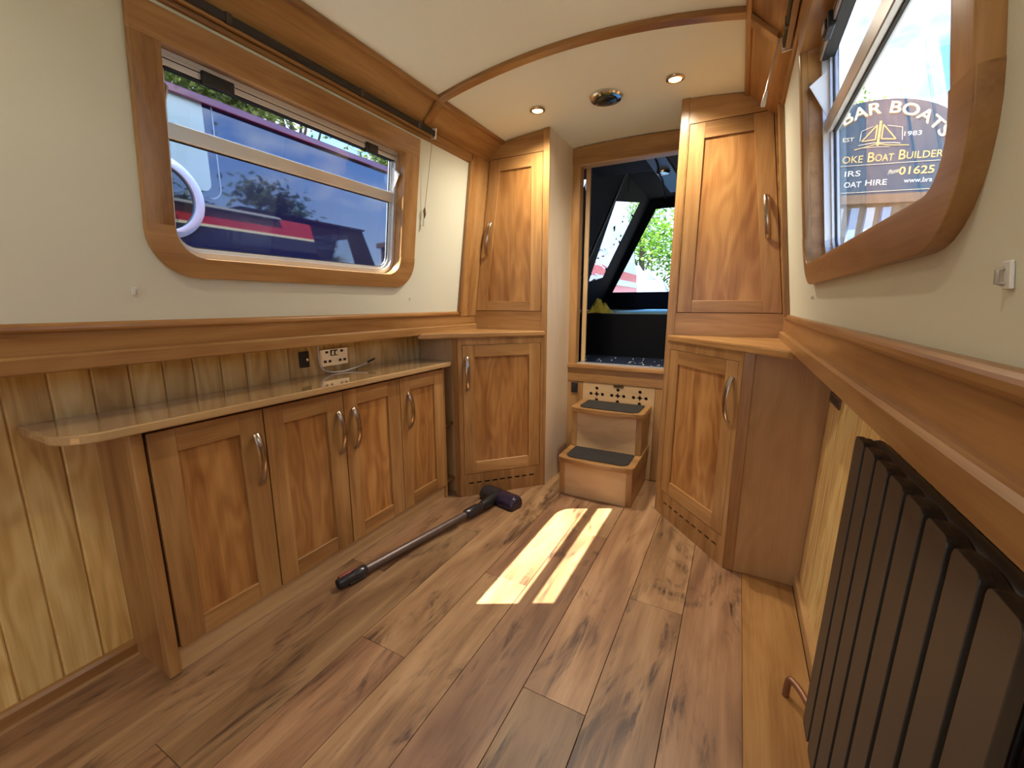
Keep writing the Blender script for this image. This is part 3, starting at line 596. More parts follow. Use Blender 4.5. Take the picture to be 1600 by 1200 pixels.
# little clear clips on the wall panels
for mf, yc, zc_, lab in ((mL, .530, 1.081, 'clear plastic clip on the cream wall below the left end of the sideboard window'), (mL, 1.577, 1.071, 'tiny clear clip on the cream wall below the right end of the sideboard window'),
                         (mR, .438, 1.070, 'clear plastic clip on the right wall nearest the camera'), (mR, 1.366, 1.065, 'tiny clear clip on the right wall below the far end of the window')):
    t = thing('cord_clip', lab, 'clip', mf(yc, zc_, 0), group='clear cord clips on the walls')
    sc = 1 if yc < .6 else .55
    build('back_plate', MB().quadplate([(yc-.006*sc, zc_-.010*sc), (yc+.006*sc, zc_-.010*sc), (yc+.006*sc, zc_+.010*sc), (yc-.006*sc, zc_+.010*sc)], .0003, .003, mf), CLEAR, t, bev=.0008)
    build('hook', MB().tube([mf(yc+.002*sc, zc_+.005*sc, .002), mf(yc+.002*sc, zc_+.004*sc, .004*sc+.002), mf(yc+.002*sc, zc_-.005*sc, .0045*sc+.002), mf(yc+.002*sc, zc_-.006*sc, .003)], .0018*sc, 6), plain('smoky_clear_plastic', (.40, .36, .30), .15), t, smooth=True)

# ================================================================== ceiling fittings
LENS = plain('lit_lens', (1, .9, .7), .3, emit=(1, .76, .42, 9))
def downlight(dx, y, lab, watts):
    x = XC+dx; z = ceil_z(dx, y)
    t = thing('downlight', lab, 'light', (x, y, z), group='recessed ceiling downlights')
    build('bezel', MB().lathe([(.034, .001), (.036, -.002), (.035, -.006), (.028, -.009), (.024, -.006), (.0235, .001)], (x, y, z), 28), plain('antique_brass', (.55, .42, .25), .25, 1), t, smooth=True)
    build('lens', MB().lathe([(.0235, -.0045), (.015, -.0058), (.004, -.006)], (x, y, z), 24), LENS, t, smooth=True)
    l = bpy.data.lights.new('downlight_bulb', 'SPOT'); l.energy = watts; l.color = (1, .91, .76); l.spot_size = math.radians(150); l.spot_blend = 1; l.shadow_soft_size = .022
    lo_ = bpy.data.objects.new('downlight_bulb', l); COL.objects.link(lo_); lo_.parent = t; lo_.location = (0, 0, -.012)
WATT = 20.0
downlight(-.298, 1.967, 'lit brass downlight in the ceiling left of the chrome vent', WATT)
downlight(.304, 1.967, 'lit brass downlight in the ceiling right of the chrome vent', WATT)
for y in (.0, -1.6):  # unseen lamps added out of view to brighten the cabin
    for dx, s in ((-.30, 'left'), (.30, 'right')):
        downlight(dx, y, f'unseen added brass downlight on the {s} of the ceiling {"over the middle of" if y > -.5 else "at the bow end of"} the cabin', WATT*.32)
vz = ceil_z(0, 2.016)
t = thing('mushroom_vent', 'round chrome vent in the ceiling before the doorway', 'vent', (XC+.011, 2.016, vz))
cxy = (XC+.011, 2.016, vz)
build('flange', MB().lathe([(.070, .001), (.072, -.003), (.066, -.010), (.050, -.012), (.047, -.006), (.047, .001)], cxy, 36), CHROME, t, smooth=True)
build('cowl', MB().lathe([(.046, -.004), (.044, -.016), (.036, -.020), (.012, -.022), (.003, -.022)], cxy, 36), plain('smoked_chrome', (.10, .10, .09), .25, .9), t, smooth=True)
build('knob', MB().lathe([(.016, -.020), (.016, -.025), (.010, -.027), (.002, -.027)], cxy, 24), plain('dark_knob', (.03, .03, .03), .4), t, smooth=True)

# ================================================================== radiator on the right wall
rd = thing('radiator', 'tall anthracite panel radiator on the right hand wall', 'radiator', (.25, .72, .12))
RX = lambda z: .206+.021*(z-.15)
ry = 1.000-.0755*0
pitch = .071; z0r, z1r = .135, .802
def rslat(y1, y0, x, z0, z1, nm):
    m_ = lambda u, v, w: (RX(v)+x-w, u, v)
    build(nm, MB().plate(rrect(y0, y1, z0, z1, .010, 3), [], -.011, 0, m_), RAD, rd, bev=.003, seg=2)
for i in range(8):
    a = 1.005-pitch*i if i else 1.005; b = 1.005-pitch*(i+1)
    rslat(a-.0062, b+.0062, 0, z0r, z1r, 'front_panel')
    rslat(a-.005, b+.005, .050, z0r, z1r-.006, 'back_panel')
for z in (z1r-.018, z0r+.02):
    build('header_tube', MB().tube([(RX(z)+.033, .985, z), (RX(z)+.033, .45, z)], .016, 12), RAD, rd, smooth=True)
    # scalloped collar strip linking the front panels
    n = 64; pts = []
    for i in range(n+1):
        y = .99-(.99-.445)*i/n; ph = ((1.005-y)/pitch) % 1
        pts.append((y, z+.012+.006*math.sin(math.pi*ph)))
    build('collar', MB().prism([(p[0], p[1]) for p in pts]+[(.445, z-.010), (.99, z-.010)], RX(z)+.011, RX(z)+.020, 'x'), RAD, rd)
for y in (.93, .48): build('wall_bracket', MB().box(RX(.7)+.045, XRL(.62)-.001, y-.012, y+.012, .60, .64), RAD, rd)
build('valve_pipe', MB().tube(smoothpath([(.252, 1.10, .055), (.234, 1.160, .058), (.216, 1.195, .058), (.206, 1.205, .052), (.203, 1.206, .002)], 4), .0085, 10), plain('copper_brown_pipe', (.26, .125, .065), .4, .5), rd, smooth=True, label='brown copper pipe elbow')
build('valve_tail', MB().tube([(.252, 1.10, .055), (.245, 1.03, .065), (RX(.16)+.03, .985, .16)], .0075, 10), plain('copper_brown_pipe', (.26, .125, .065), .4, .5), rd, smooth=True)
t = thing('wall_vent', 'small slotted vent under the right ledge by the corner cabinet', 'vent', (XRL(.78), 1.65, .76))
mv = lambda u, v, w: (XRL(v)-w, u, v)
build('frame', MB().plate([(1.585, .727), (1.735, .727), (1.735, .759), (1.585, .759)], [[(1.59+.0358*k, .732), (1.59+.0358*k+.031, .732), (1.59+.0358*k+.031, .754), (1.59+.0358*k, .754)] for k in range(4)], .0003, .006, mv), plain('brown_vent', (.16, .09, .045), .5), t)
build('slot_shade_sheet', MB().quadplate([(1.588, .730), (1.732, .730), (1.732, .757), (1.588, .757)], .0001, .001, mv), VOID, t)  # dark sheet painted as shade within the vent openings

# ================================================================== vacuum wand lying on the floor
vc = thing('vacuum_wand', 'grey vacuum cleaner tube with a dark purple floor head lying on the planks', 'vacuum wand', (-1.08, 1.4, 0))
p0, p1 = Vector((-1.228, .935, .024)), Vector((-1.072, 1.70, .036)); dv = (p1-p0).normalized(); ln = (p1-p0).length
DKG = plain('dark_grey_gloss_plastic', (.028, .024, .026), .22); PUR = plain('dark_purple_gloss_plastic', (.030, .020, .040), .16); RED = plain('red_plastic', (.22, .012, .012), .35)
TUBE = plain('grey_wand_metal', (.15, .115, .105), .36, .5)
at = lambda s: p0+dv*s
build('tube', MB().tube([at(.10), at(ln-.10)], .0165, 20), TUBE, vc, smooth=True)
ck = build('connector', MB().tube([at(0), at(.008), at(.055), at(.058), at(.10), at(.112), at(.118)], [.0185, .0205, .0205, .023, .023, .021, .018], 18), DKG, vc, smooth=True)
build('connector_mouth', MB().tube([at(-.0006), at(.004)], .0165, 18), VOID, ck)
build('release_button', MB().tube([at(.012)+Vector((-.008, 0, .0165)), at(.05)+Vector((-.008, 0, .0165)), at(.09)+Vector((-.008, 0, .018))], [.008, .009, .005], 10), RED, ck, smooth=True)
build('contact_block', MB().tube([at(.035)+Vector((.012, 0, -.012)), at(.095)+Vector((.012, 0, -.012))], .010, 8), DKG, ck, smooth=True)
build('neck', MB().tube([at(ln-.125), at(ln-.115), at(ln-.04), at(ln-.03), at(ln+.0)], [.018, .0235, .0235, .020, .020], 18), DKG, vc, smooth=True)
hA, hB = Vector((-1.160, 1.862, .038)), Vector((-.925, 1.806, .038)); hm = hA.lerp(hB, .42)
build('joint', MB().tube([at(ln-.005), at(ln+.03), hm+Vector((-.004, -.05, .0)), hm+Vector((0, -.02, .004))], [.022, .026, .028, .026], 16), BLACKP, vc, smooth=True)
hd_dir = (hB-hA).normalized(); hp = Vector((-hd_dir.y, hd_dir.x, 0))
def headsec(c, s):
    prof = [(-.042, .004), (.036, .004), (.046, .018), (.044, .045), (.030, .062), (.0, .068), (-.026, .060), (-.044, .040), (-.048, .018)]
    return [Vector((c.x, c.y, 0))+hp*(a*s)+Vector((0, 0, .004+(b-.004)*s)) for a, b in prof]
def headmesh(ss):
    vs = []
    for c, s in ss: vs += headsec(c, s)
    k = 9; m = len(ss)
    return MB().add(vs, [tuple(range(k)), tuple((m-1)*k+i for i in reversed(range(k)))]+[(i*k+j, i*k+(j+1) % k, (i+1)*k+(j+1) % k, (i+1)*k+j) for i in range(m-1) for j in range(k)])
al = lambda t_: hA.lerp(hB, t_)
build('floor_head', headmesh([(al(.46), .93), (al(.5), .99), (al(.90), .99), (al(.97), .95), (al(1.0), .82)]), PUR, vc, smooth=True)
build('head_end', headmesh([(al(0), .82), (al(.03), .96), (al(.40), 1.02), (al(.46), .97)]), DKG, vc, smooth=True)
build('brush_strip', MB().hexa([tuple(al(.05)-hp*.03+Vector((0, 0, -.0375))), tuple(al(.95)-hp*.03+Vector((0, 0, -.0375))), tuple(al(.95)+hp*.03+Vector((0, 0, -.0375))), tuple(al(.05)+hp*.03+Vector((0, 0, -.0375))),
      tuple(al(.05)-hp*.03+Vector((0, 0, -.032))), tuple(al(.95)-hp*.03+Vector((0, 0, -.032))), tuple(al(.95)+hp*.03+Vector((0, 0, -.032))), tuple(al(.05)+hp*.03+Vector((0, 0, -.032)))]), SEAL, vc)

# ================================================================== boat shell outside the lining
NAVY = plain('navy_gloss_paint', (.004, .008, .034), .03, coat=1, spec=.5)
NAVY.node_tree.nodes['Principled BSDF'].inputs['Coat IOR'].default_value = 1.6
REDP = plain('red_gloss_paint', (.42, .012, .02), .08, coat=1)
CRM = plain('cream_gloss_paint', (.72, .66, .48), .15, coat=.5)
BLK = plain('black_gloss_paint', (.006, .006, .007), .08, coat=.3)
CANV = plain('black_canvas', (.004, .004, .005), .8, spec=.12, bump=.3, bscale=500)
for sg, mf, s, wf in ((-1, mL, 'left', WIN), (1, mR, 'right', WINR)):
    hs_ = [hole_of(wf, .0), hole_of(WINB, .0)]
    struct(f'wall_{s}_outside', MB().plate([(Y0-.05, .90), (3.75, .90), (3.62, 1.775), (Y0-.05, 1.775)], hs_, -.062, -.056, mf), NAVY, label=f'navy painted cabin side on the {s}')
    struct(f'trim_{20+sg}', MB().plate([(Y0-.05, 1.800), (3.62, 1.800), (3.60, 1.97), (Y0-.05, 1.97)], [], -.062, -.054, mf), REDP, label=f'red band along the {s} cabin top')
    struct(f'trim_{24+sg}', MB().plate([(Y0-.05, 1.775), (3.62, 1.775), (3.62, 1.800), (Y0-.05, 1.800)], [], -.064, -.054, mf), CRM, label=f'cream line along the {s} cabin side')
    x0 = XC+sg*.95; x1 = XC+sg*1.06
    struct(f'wall_{s}_hull', MB().box(min(XC+sg*1.035, x1), max(XC+sg*1.035, x1), Y0-.05, 5.4, -.7, .93), BLK, label=f'black steel hull side on the {s}')
    struct(f'wall_{s}_gunwale', MB().box(min(XC+sg*.80, x1), max(XC+sg*.80, x1), Y0-.05, 5.4, .915, .945), BLK, label=f'black steel gunwale on the {s}')
struct('roof', MB().prism([(XC-.78, 1.965)]+[(XC+.78*math.sin(a), 1.965+.09*math.cos(a)) for a in [math.radians(-90+15*k) for k in range(13)]]+[(XC+.78, 1.965)], Y0-.05, 3.2), plain('grey_roof_paint', (.20, .21, .22), .5), label='boat roof')
struct('ceiling_stern', MB().box(-1.28, .06, YB+.06, 3.2, 1.945, 1.960), plain('black_headlining', (.006, .006, .007), .7, spec=.2), label='black headlining over the stern deck')
# ================================================================== stern deck, locker and canopy seen through the doorway
WET = plain('wet_black_deck', (.045, .062, .125), .30, coat=.6, bump=.5, bscale=60, spec=.8)
dk = struct('deck', MB().box(-1.55, .33, YB+.06, 3.06, .60, .672), WET, label='wet black stern deck')
mb = MB()
for _ in range(38):
    x, y = random.uniform(XC-.36, XC+.28), random.uniform(2.60, 3.0); r = random.uniform(.002, .006)
    mb.lathe([(r, 0), (r*.8, r*.35), (r*.3, r*.5)], (x, y, .672), 7)
w_ = build('water_drops', mb, plain('clear_water', (.75, .80, .88), .05), dk, smooth=True, kind='stuff')
lk = thing('stern_locker', 'glossy black locker across the stern beyond the doorway', 'locker', (XC, 4.1, 0))
build('box', MB().box(-1.40, .18, 3.06, 5.15, 0, .978), plain('black_locker', (.004, .004, .005), .45, spec=.15), lk, bev=.006, seg=2)
build('lid', MB().prism(rrect(-.845, .22, 3.30, 4.7, [.02, .02, .02, .18]), .978, .990, 'z'), plain('pale_blue_lid', (.30, .68, 1.0), .7, spec=0), lk, bev=.003, label='pale blue lid')
struct('wall_stern_left', MB().plate([(YB+.06, .64), (3.05, .64), (3.05, .985), (3.60, .985), (3.58, 1.95), (YB+.06, 1.95)], [], -.05, -.03, mL), CANV, label='black inner side of the stern well on the left')
struct('wall_stern_right', MB().plate([(YB+.06, .64), (3.05, .64), (3.05, .985), (3.60, .985), (3.58, 1.95), (YB+.06, 1.95)], [], -.05, -.03, mR), CANV, label='black inner side of the stern well on the right')
hd = thing('pram_hood', 'black canvas canopy with clear windows over the stern', 'canopy', (XC, 4.2, .98))
def mHood(sg): return lambda u, v, w: (XC+sg*(.80-.45*(v-1.0))-sg*w*.912, u, v-w*.41)
pw = dict(outer=[(3.02, .982), (4.8, .982), (4.8, 2.12), (3.02, 2.12)], hole=[(4.00, 1.25), (4.40, 1.31), (4.47, 2.02), (3.77, 1.90)])
for sg in (-1, 1):
    build('side_curtain', MB().plate(pw['outer'], [pw['hole']], -.004, .004, mHood(sg)), CANV, hd)
    build('side_window', MB().quadplate(pw['hole'], -.0005, .0005, mHood(sg)), vinyl_mat() if sg < 0 else GLASS, hd, label='wrinkled clear vinyl side window')
mHr = lambda u, v, w: (u, 4.8+w, v)
rw = [(-1.27, 1.17), (.05, 1.17), (-.366, 2.01), (-.854, 2.01)]
build('rear_curtain', MB().plate([(XC-.82, .979), (XC+.82, .979), (XC+.30, 2.12), (XC-.30, 2.12)], [rw], -.004, .004, mHr), CANV, hd)
build('rear_window', MB().quadplate(rw, -.0005, .0005, mHr), GLASS, hd, label='clear rear window of the canopy')
build('hood_top', MB().box(XC-.36, XC+.36, 3.0, 4.81, 2.10, 2.12), CANV, hd)
build('canopy_hoop', MB().tube([(XC-.77, 3.66, 1.0), (XC-.37, 3.66, 1.90), (XC-.29, 3.66, 2.08), (XC+.29, 3.66, 2.08), (XC+.37, 3.66, 1.90), (XC+.77, 3.66, 1.0)], .010, 10), BLACKP, hd, smooth=True)
build('strap', MB().hexa([(XC-.182, 3.3, 1.845), (XC-.178, 3.3, 1.845), (XC-.178, 3.303, 1.845), (XC-.182, 3.303, 1.845), (XC-.176, 3.3, 2.10), (XC-.160, 3.3, 2.10), (XC-.160, 3.303, 2.10), (XC-.176, 3.303, 2.10)]), SEAL, hd)
# steel hatch runner with a small lamp at the top of the doorway
t = thing('hatch_runner', 'pale grey steel hatch runner above the doorway right side', 'runner', (XC+.12, 2.9, 1.93))
build('channel', MB().hexa([(XC+.055, 2.62, 1.862), (XC+.165, 2.62, 1.862), (XC+.245, 3.15, 1.775), (XC+.135, 3.15, 1.775), (XC+.055, 2.62, 1.880), (XC+.165, 2.62, 1.880), (XC+.245, 3.15, 1.793), (XC+.135, 3.15, 1.793)]), plain('grey_green_steel', (.28, .31, .29), .35, .3), t, bev=.003)
build('lamp', MB().lathe([(.038, 0), (.040, -.006), (.032, -.016), (.010, -.020)], (XC+.135, 2.83, 1.829), 20), CHROME, t, smooth=True)
build('wiring', MB().tube(smoothpath([(XC+.115, 2.62, 1.858), (XC+.12, 2.72, 1.838), (XC+.115, 2.80, 1.815), (XC+.125, 2.90, 1.79), (XC+.12, 3.0, 1.745), (XC+.13, 3.05, 1.715)]), .005, 6), SEAL, t, smooth=True)
t = thing('hatch_door', 'narrow open stern door leaf seen edge on inside the doorway', 'door', (XC-.24, 2.8, .68))
build('leaf', MB().hexa([(XC-.262, 2.605, .684), (XC-.240, 2.605, .684), (XC-.392, 3.02, .684), (XC-.414, 3.02, .684), (XC-.262, 2.605, 1.835), (XC-.240, 2.605, 1.835), (XC-.392, 3.02, 1.835), (XC-.414, 3.02, 1.835)]), plain('black_door_face', (.010, .010, .011), .3), t)
build('edging', MB().box(XC-.262, XC-.236, 2.590, 2.605, .684, 1.835), wood('ply', 'z'), t, bev=.001)
# yellow cloth heaped on the locker
def cloth(name, c, rx, ry, h, mat, lab, cat, seed):
    n = 26; vs = []; fs = []
    for i in range(n+1):
        for j in range(n+1):
            u, v = i/n*2-1, j/n*2-1; r = min(1, math.hypot(u, v)); q = Vector((u*2.1+seed, v*2.1, seed))
            hgt = (1-r*r)*h*(.55+1.0*abs(noise.noise(q*1.3)))+h*.18*noise.noise(q*3.2)*(1-r)+.003
            vs.append((c[0]+u*rx*(1+.25*noise.noise(q)), c[1]+v*ry*(1+.25*noise.noise(q+Vector((5, 0, 0)))), c[2]+max(.002, hgt)))
    for i in range(n):
        for j in range(n): fs.append((i*(n+1)+j, (i+1)*(n+1)+j, (i+1)*(n+1)+j+1, i*(n+1)+j+1))
    o = build(name, MB().add(vs, fs), mat, None, smooth=True)
    so = o.modifiers.new('thick', 'SOLIDIFY'); so.thickness = .004
    return tag(o, lab, cat)
cloth('cloth', (-.930, 3.17, .979), .10, .07, .085, plain('yellow_cloth', (.50, .42, .055), .85, var=.35, vscale=30), 'crumpled yellow cloth on the black stern locker', 'cloth', 2.7)
# ================================================================== outside: water, neighbouring boats, trees, sign
struct('ground', MB().box(-60, 60, -60, 90, -.75, -.7), plain('bank_ground', (.34, .33, .28), .7, var=.4, vscale=.6), label='ground and water round the boat')
nb = thing('moored_boat', 'navy narrowboat with maroon roof edge and cream panel outside the left window', 'boat', (-3.6, 1, -.7))
XN = -3.0
mN = lambda u, v, w: (XN+w, u, v)
ring_c = (1.325, 1.655)
build('cabin_side', MB().plate([(-7, .8), (5.2, .8), (5.2, 2.238), (-7, 2.238)], [], -.02, 0, mN), NAVY, nb)
build('roof', MB().box(XN-1.8, XN-.01, -7, 5.2, 2.20, 2.25), plain('maroon_roof', (.13, .014, .035), .3), nb)
build('roof_rail', MB().box(XN-.03, XN+.035, -7, 5.2, 2.236, 2.282), plain('maroon_paint', (.12, .012, .035), .15, coat=.6), nb, bev=.006, seg=2)
build('cream_panel', MB().plate(rrect(-3.0, 1.625, 1.735, 2.236, [.05, .05, .004, .004]), [], .0005, .004, mN), plain('pale_green_cream', (.34, .40, .36), .12, coat=.4), nb)
build('coach_line', MB().plate(rrect(-3.0, 1.685, 1.692, 2.236, [.075, .075, .004, .004]), [rrect(-3.0, 1.676, 1.701, 2.236, [.068, .068, .004, .004])], .0002, .002, mN), plain('pale_coach_line', (.22, .27, .33), .2), nb)
ph = build('porthole_ring', MB().plate(circ(*ring_c, .235, 40), [circ(*ring_c, .185, 40)], .004, .028, mN), plain('bright_porthole_metal', (.50, .48, .52), .25, .6), nb, bev=.008, seg=2, smooth=True)
build('porthole_glass', MB().plate(circ(*ring_c, .187, 32), [], .004, .008, mN), plain('dark_glass', (.01, .012, .015), .02, coat=1), ph)
build('gunwale', MB().box(XN-.05, XN+.16, -7, 5.2, .76, .80), BLK, nb)
build('hull', MB().box(XN-1.9, XN+.15, -7, 5.2, -.7, .77), BLK, nb)
cb2 = thing('cabin_cruiser', 'white and red boat behind the canopy side window', 'boat', (-3.2, 8, -.7))
WB = plain('white_gelcoat', (.46, .47, .52), .25); RB = plain('red_gelcoat', (.50, .02, .035), .25)
build('hull', MB().prism([(-5.0, -.7), (-2.3, -.7), (-2.15, .9), (-5.0, .9)], 5.6, 10.4), BLK, cb2)
build('red_topside', MB().prism([(-5.0, .9), (-2.15, .9), (-2.2, 1.70), (-5.0, 1.70)], 5.6, 10.4), RB, cb2)
build('white_stripe', MB().prism([(-2.3, 1.40), (-2.16, 1.40), (-2.17, 1.52), (-2.3, 1.52)], 5.6, 10.4), WB, cb2)
build('white_cabin', MB().prism([(-5.0, 1.70), (-2.2, 1.70), (-2.5, 3.4), (-5.0, 3.4)], 5.6, 10.4), WB, cb2)
for k in range(4): build('cabin_window', MB().hexa([(-2.28, 5.9+1.2*k, 1.95), (-2.24, 5.9+1.2*k, 1.95), (-2.24, 6.8+1.2*k, 1.95), (-2.28, 6.8+1.2*k, 1.95), (-2.38, 5.9+1.2*k, 2.3), (-2.33, 5.9+1.2*k, 2.3), (-2.33, 6.8+1.2*k, 2.3), (-2.38, 6.8+1.2*k, 2.3)]), plain('dark_glass', (.01, .012, .015), .02), cb2)
tp = cloth('tarpaulin', (-2.75, 12.6, .15), 2.1, 1.4, 2.1, plain('white_tarpaulin', (.30, .32, .37), .5), 'white tarpaulin covered boat seen through the canopy rear window', 'tarpaulin', 6.2)
# ---- trees
def tree(lab, base, h, rad, nl, size, lm, seed, group='trees outside the boat', low=.15):
    rnd = random.Random(seed); t = thing('tree', lab, 'tree', base, group=group)
    B = Vector(base); top_ = B+Vector((rnd.uniform(-.3, .3), rnd.uniform(-.3, .3), h*.8))
    bark = plain('bark', (.085, .062, .045), .9, var=.4, vscale=9)
    mb = MB().tube([B, B.lerp(top_, .4)+Vector((.1, -.05, 0)), top_], [.022*h, .014*h, .004*h], 9)
    cl_ = []
    for k in range(16):
        a = rnd.uniform(0, 6.283); zz_ = rnd.uniform(low, 1)*h; rr = rad*math.sqrt(max(.12, 1-((zz_/h-.5)/.56)**2))*rnd.uniform(.35, .85)
        c = B+Vector((rr*math.cos(a), rr*math.sin(a), zz_)); cl_.append((c, rad*rnd.uniform(.28, .45)))
        mb.tube([B.lerp(top_, min(.95, max(.15, zz_/h*.75))), c], [.006*h, .0018*h], 6)
    build('trunk', mb, bark, t, smooth=True)
    vs = []; fs = []
    for _ in range(nl):
        c, r = rnd.choice(cl_); p = Vector((rnd.gauss(0, 1), rnd.gauss(0, 1), rnd.gauss(0, .8))); p = c+p*(r*.55)
        a = Vector((rnd.uniform(-1, 1), rnd.uniform(-1, 1), rnd.uniform(-.5, .5))).normalized(); b = a.cross(Vector((rnd.uniform(-1, 1), rnd.uniform(-1, 1), 1.2))).normalized()
        s = size*rnd.uniform(.6, 1.3); o = len(vs)
        vs += [p-a*s, p+b*s*.45, p+a*s, p-b*s*.45]; fs.append((o, o+1, o+2, o+3))
    f = build('foliage', MB().add(vs, fs), lm, t, kind='stuff'); return t
LM1 = leaf_mat('fresh_leaves', (.07, .20, .015), (.26, .46, .05)); LM2 = leaf_mat('olive_leaves', (.06, .10, .02), (.20, .24, .06)); LM3 = leaf_mat('dark_leaves', (.02, .05, .012), (.07, .12, .03))
for i, (x, y, h, r, lab) in enumerate([(-10.0, 4.4, 8.2, 2.4, 'leafy tree showing above the moored boat at the left of the window'), (-10.6, 7.9, 8.8, 2.4, 'leafy tree showing above the moored boat in the middle of the window'), (-10.4, 11.4, 8.8, 2.4, 'leafy tree showing above the moored boat at the right of the window')]):
    tree(lab, (x, y, -.7), h, r, 22000, .075, LM2, 20+i)
for i, (x, y, h, r, lab) in enumerate([(-3.6, 17.5, 8.0, 2.7, 'bright green tree seen through the canopy rear window'), (1.8, 18.5, 8, 2.4, 'fresh green tree farther right behind the canopy'), (-9.2, 19, 8.5, 2.6, 'fresh green tree farther left behind the white boat')]):
    tree(lab, (x, y, -.7), h, r, 17000, .10, LM1, 40+i, low=.08)
for i, (x, y, h, r, lab) in enumerate([(8.5, .8, 6.6, 2.2, 'dark tree on the right bank nearest the bow'), (8.0, 5.6, 6.3, 2.2, 'dark tree on the right bank amidships'), (8.3, 9.8, 5.4, 1.8, 'dark tree on the right bank towards the sign')]):
    tree(lab, (x, y, -.7), h, r, 5200, .15, LM3, 60+i)
# ---- arched trade sign seen through the right window
E0 = Vector((2.0, 9.0, 0)); EU = Vector((.966, .259, 0)); EN = Vector((.259, -.966, 0))
mSg = lambda u, v, w: tuple(E0+EU*u+EN*w+Vector((0, 0, v)))
sg_ = thing('trade_sign', 'arched dark blue trade sign with gold lettering outside the right window', 'sign', tuple(E0+EU*-.33+Vector((0, 0, 2.72))), math.atan2(.259, .966))
c0 = -.33
arch = [(c0-1.05, 2.735), (c0+1.05, 2.735), (c0+1.05, 3.45)]+[(c0+1.05*math.cos(math.radians(a)), 3.45+.63*math.sin(math.radians(a))**.8) for a in range(10, 171, 8)]+[(c0-1.05, 3.45)]
build('board', MB().plate(arch, [], -.05, 0, mSg), plain('slate_blue_sign', (.026, .070, .115), .35), sg_)
bord = [(c0+(p[0]-c0)*1.02, 2.72 if p[1] < 2.8 else 3.4+(p[1]-3.4)*1.03) for p in arch]
build('border', MB().plate(bord, [], -.06, -.03, mSg), plain('dark_sign_edge', (.03, .04, .045), .5), sg_)
GOLD = plain('gold_lettering', (.62, .42, .16), .4); PALEG = plain('pale_gold_lettering', (.72, .64, .46), .4); WHT = plain('white_lettering', (.75, .76, .74), .4); SHD = plain('amber_letter_shade', (.33, .19, .055), .5)
dg_state = {}
def text_tris(txt, size, bold=.0, shear=0, sx=1):
    cu = bpy.data.curves.new('lettering', 'FONT'); cu.body = txt; cu.size = size; cu.offset = bold; cu.shear = shear; cu.resolution_u = 3
    ob = bpy.data.objects.new('lettering', cu); COL.objects.link(ob); bpy.context.view_layer.update()
    me = ob.evaluated_get(bpy.context.evaluated_depsgraph_get()).to_mesh()
    v = [(p.co.x*sx, p.co.y) for p in me.vertices]; f = [tuple(q.vertices) for q in me.polygons]
    ob.to_mesh_clear(); bpy.data.objects.remove(ob); bpy.data.curves.remove(cu); return v, f
def letter(txt, u0, v0, width, height, mat, name='lettering', bend=None, shear=0, bold=0, w=.004, rise=0, cap=None):
    v, f = text_tris(txt, 1.0, bold, shear)
    x0 = min(p[0] for p in v); x1 = max(p[0] for p in v); H = .73
    q = []
    for x, y in v:
        a = u0+(x-x0)/(x1-x0)*width; b = v0+y/H*height+rise*(x-x0)/(x1-x0)
        if bend: a, b = bend(a, y/H*height)
        q.append(mSg(a, b, w))
    mb = MB(); mb.add(q, f)
    return build(name, mb, mat, sg_)
# big arched words
def bendf(R, uc, vc):
    def f(a, h):
        th = (a-uc)/R; return uc+(R+h)*math.sin(th), vc-R+(R+h)*math.cos(th)
    return f
bf = bendf(.98, -.33, 3.90)
bf2 = bendf(.98, -.315, 3.885)
for bb, mat, ww in ((bf2, SHD, .003), (bf, PALEG, .006)):
    letter('BAR', -.86, 0, .50, .165, mat, 'arched_lettering', bend=bb, bold=.018, w=ww)
    letter('BOATS', -.26, 0, .86, .165, mat, 'arched_lettering', bend=bb, bold=.018, w=ww)
letter('EST', -.83, 3.525, .15, .06, PALEG); letter('1983', -.02, 3.552, .225, .065, WHT)
letter('OKE', -.80, 3.212, .28, .105, GOLD, bold=.008); letter('B', -.455, 3.212, .09, .145, GOLD, bold=.008); letter('OAT', -.355, 3.215, .245, .105, GOLD, bold=.008)
letter('B', -.045, 3.222, .09, .145, GOLD, bold=.008); letter('UILDERS', .055, 3.226, .53, .105, GOLD, bold=.008)
letter('IRS', -.74, 3.015, .215, .085, WHT); letter('Phone', -.155, 3.01, .14, .07, PALEG, shear=.35, rise=.03); letter('01625', -.012, 3.004, .46, .115, GOLD, bold=.014)
letter('OAT', -.73, 2.852, .235, .085, WHT, bold=.004); letter('HIRE', -.44, 2.868, .29, .085, WHT, bold=.004); letter('www.bra', .073, 2.882, .37, .07, WHT)
for z, a, b in ((3.165, -1.25, .60), (2.765, -1.25, .60)):
    build('gold_rule', MB().quadplate([(a, z), (b, z+.012), (b, z+.018), (a, z+.006)], .001, .005, mSg), PALEG, sg_)
def stroke(pts, wd, mat, nm):
    mb = MB()
    for (a, b) in zip(pts[:-1], pts[1:]):
        dd = Vector((b[0]-a[0], b[1]-a[1])); p = Vector((-dd.y, dd.x)).normalized()*wd/2
        mb.quadplate([(a[0]-p.x, a[1]-p.y), (b[0]-p.x, b[1]-p.y), (b[0]+p.x, b[1]+p.y), (a[0]+p.x, a[1]+p.y)], .001, .005, mSg)
    return build(nm, mb, mat, sg_)
ec = -.355   # bow-on boat emblem: two triangular cratch panels, mast, hull lines
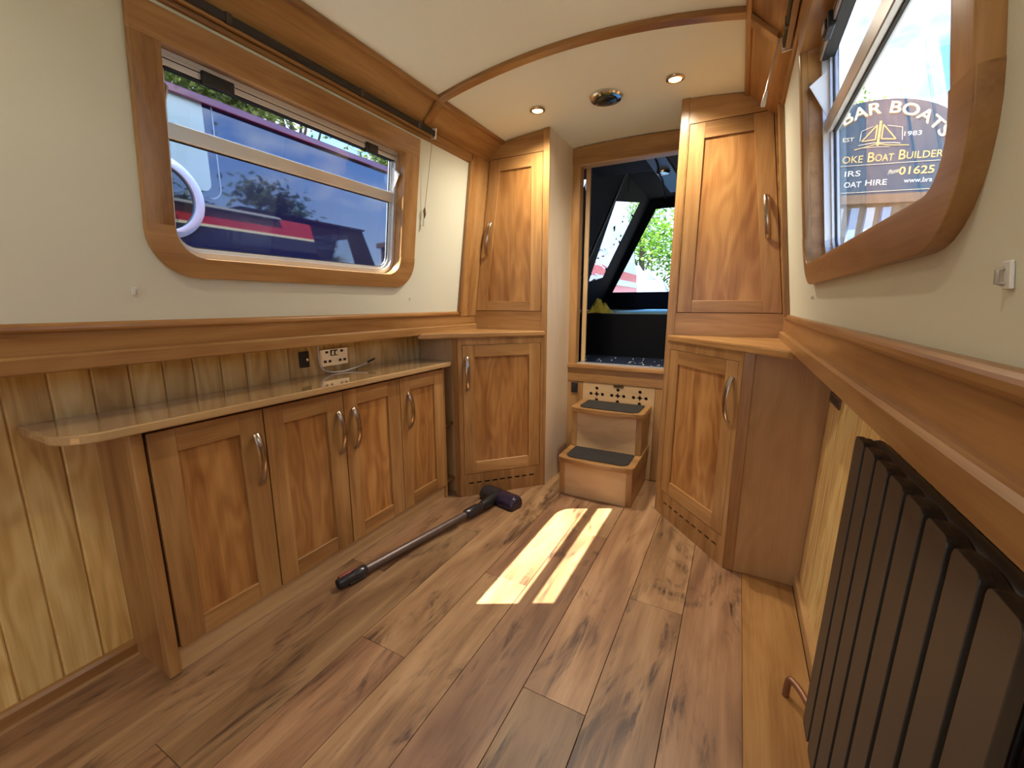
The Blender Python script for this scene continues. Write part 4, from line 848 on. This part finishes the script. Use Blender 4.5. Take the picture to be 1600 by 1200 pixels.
stroke([(ec-.035, 3.735), (ec-.215, 3.515), (ec-.035, 3.530), (ec-.035, 3.735)], .016, GOLD, 'emblem_panel')
stroke([(ec+.045, 3.735), (ec+.235, 3.520), (ec+.045, 3.535), (ec+.045, 3.735)], .016, GOLD, 'emblem_panel')
stroke([(ec+.005, 3.79), (ec+.005, 3.44)], .030, GOLD, 'emblem_mast')
stroke([(ec-.24, 3.52), (ec-.235, 3.66), (ec-.09, 3.72)], .006, PALEG, 'emblem_outline'); stroke([(ec+.10, 3.72), (ec+.30, 3.68), (ec+.32, 3.50)], .006, PALEG, 'emblem_outline')
stroke([(ec-.30, 3.40), (ec-.12, 3.44), (ec+.005, 3.47), (ec+.15, 3.44), (ec+.42, 3.42)], .012, GOLD, 'emblem_hull'); stroke([(ec-.25, 3.46), (ec-.05, 3.485), (ec+.20, 3.47), (ec+.30, 3.455)], .008, PALEG, 'emblem_hull')
stroke([(ec-.18, 3.42), (ec+.005, 3.425), (ec+.16, 3.415)], .006, PALEG, 'emblem_hull')
# building under the sign
bl = thing('boatyard_shed', 'timber boatyard shed with white panels below the trade sign', 'building', tuple(E0+Vector((0, 0, -.7))), math.atan2(.259, .966))
build('beam', MB().quadplate([(-2.2, 2.60), (1.4, 2.60), (1.4, 2.73), (-2.2, 2.73)], -.12, .02, mSg), plain('brown_beam', (.17, .11, .075), .7), bl)
build('wall', MB().quadplate([(-2.2, -.7), (1.4, -.7), (1.4, 2.6), (-2.2, 2.6)], -.25, -.12, mSg), plain('brown_render', (.26, .20, .15), .7, var=.2), bl)
for k in range(5):
    a = -.98+.22*k
    build('panel', MB().quadplate([(a-.06, 1.2), (a+.05, 1.2), (a+.10, 2.55), (a-.01, 2.55)], -.12, -.06, mSg), plain('white_boarding', (.66, .68, .72), .5) if k % 2 else plain('blue_boarding', (.40, .50, .66), .5), bl)
for a in (-2.0, 1.2): build('post', MB().quadplate([(a-.07, -.7), (a+.07, -.7), (a+.07, 2.6), (a-.07, 2.6)], -.2, -.06, mSg), plain('brown_beam', (.17, .11, .075), .7), bl)
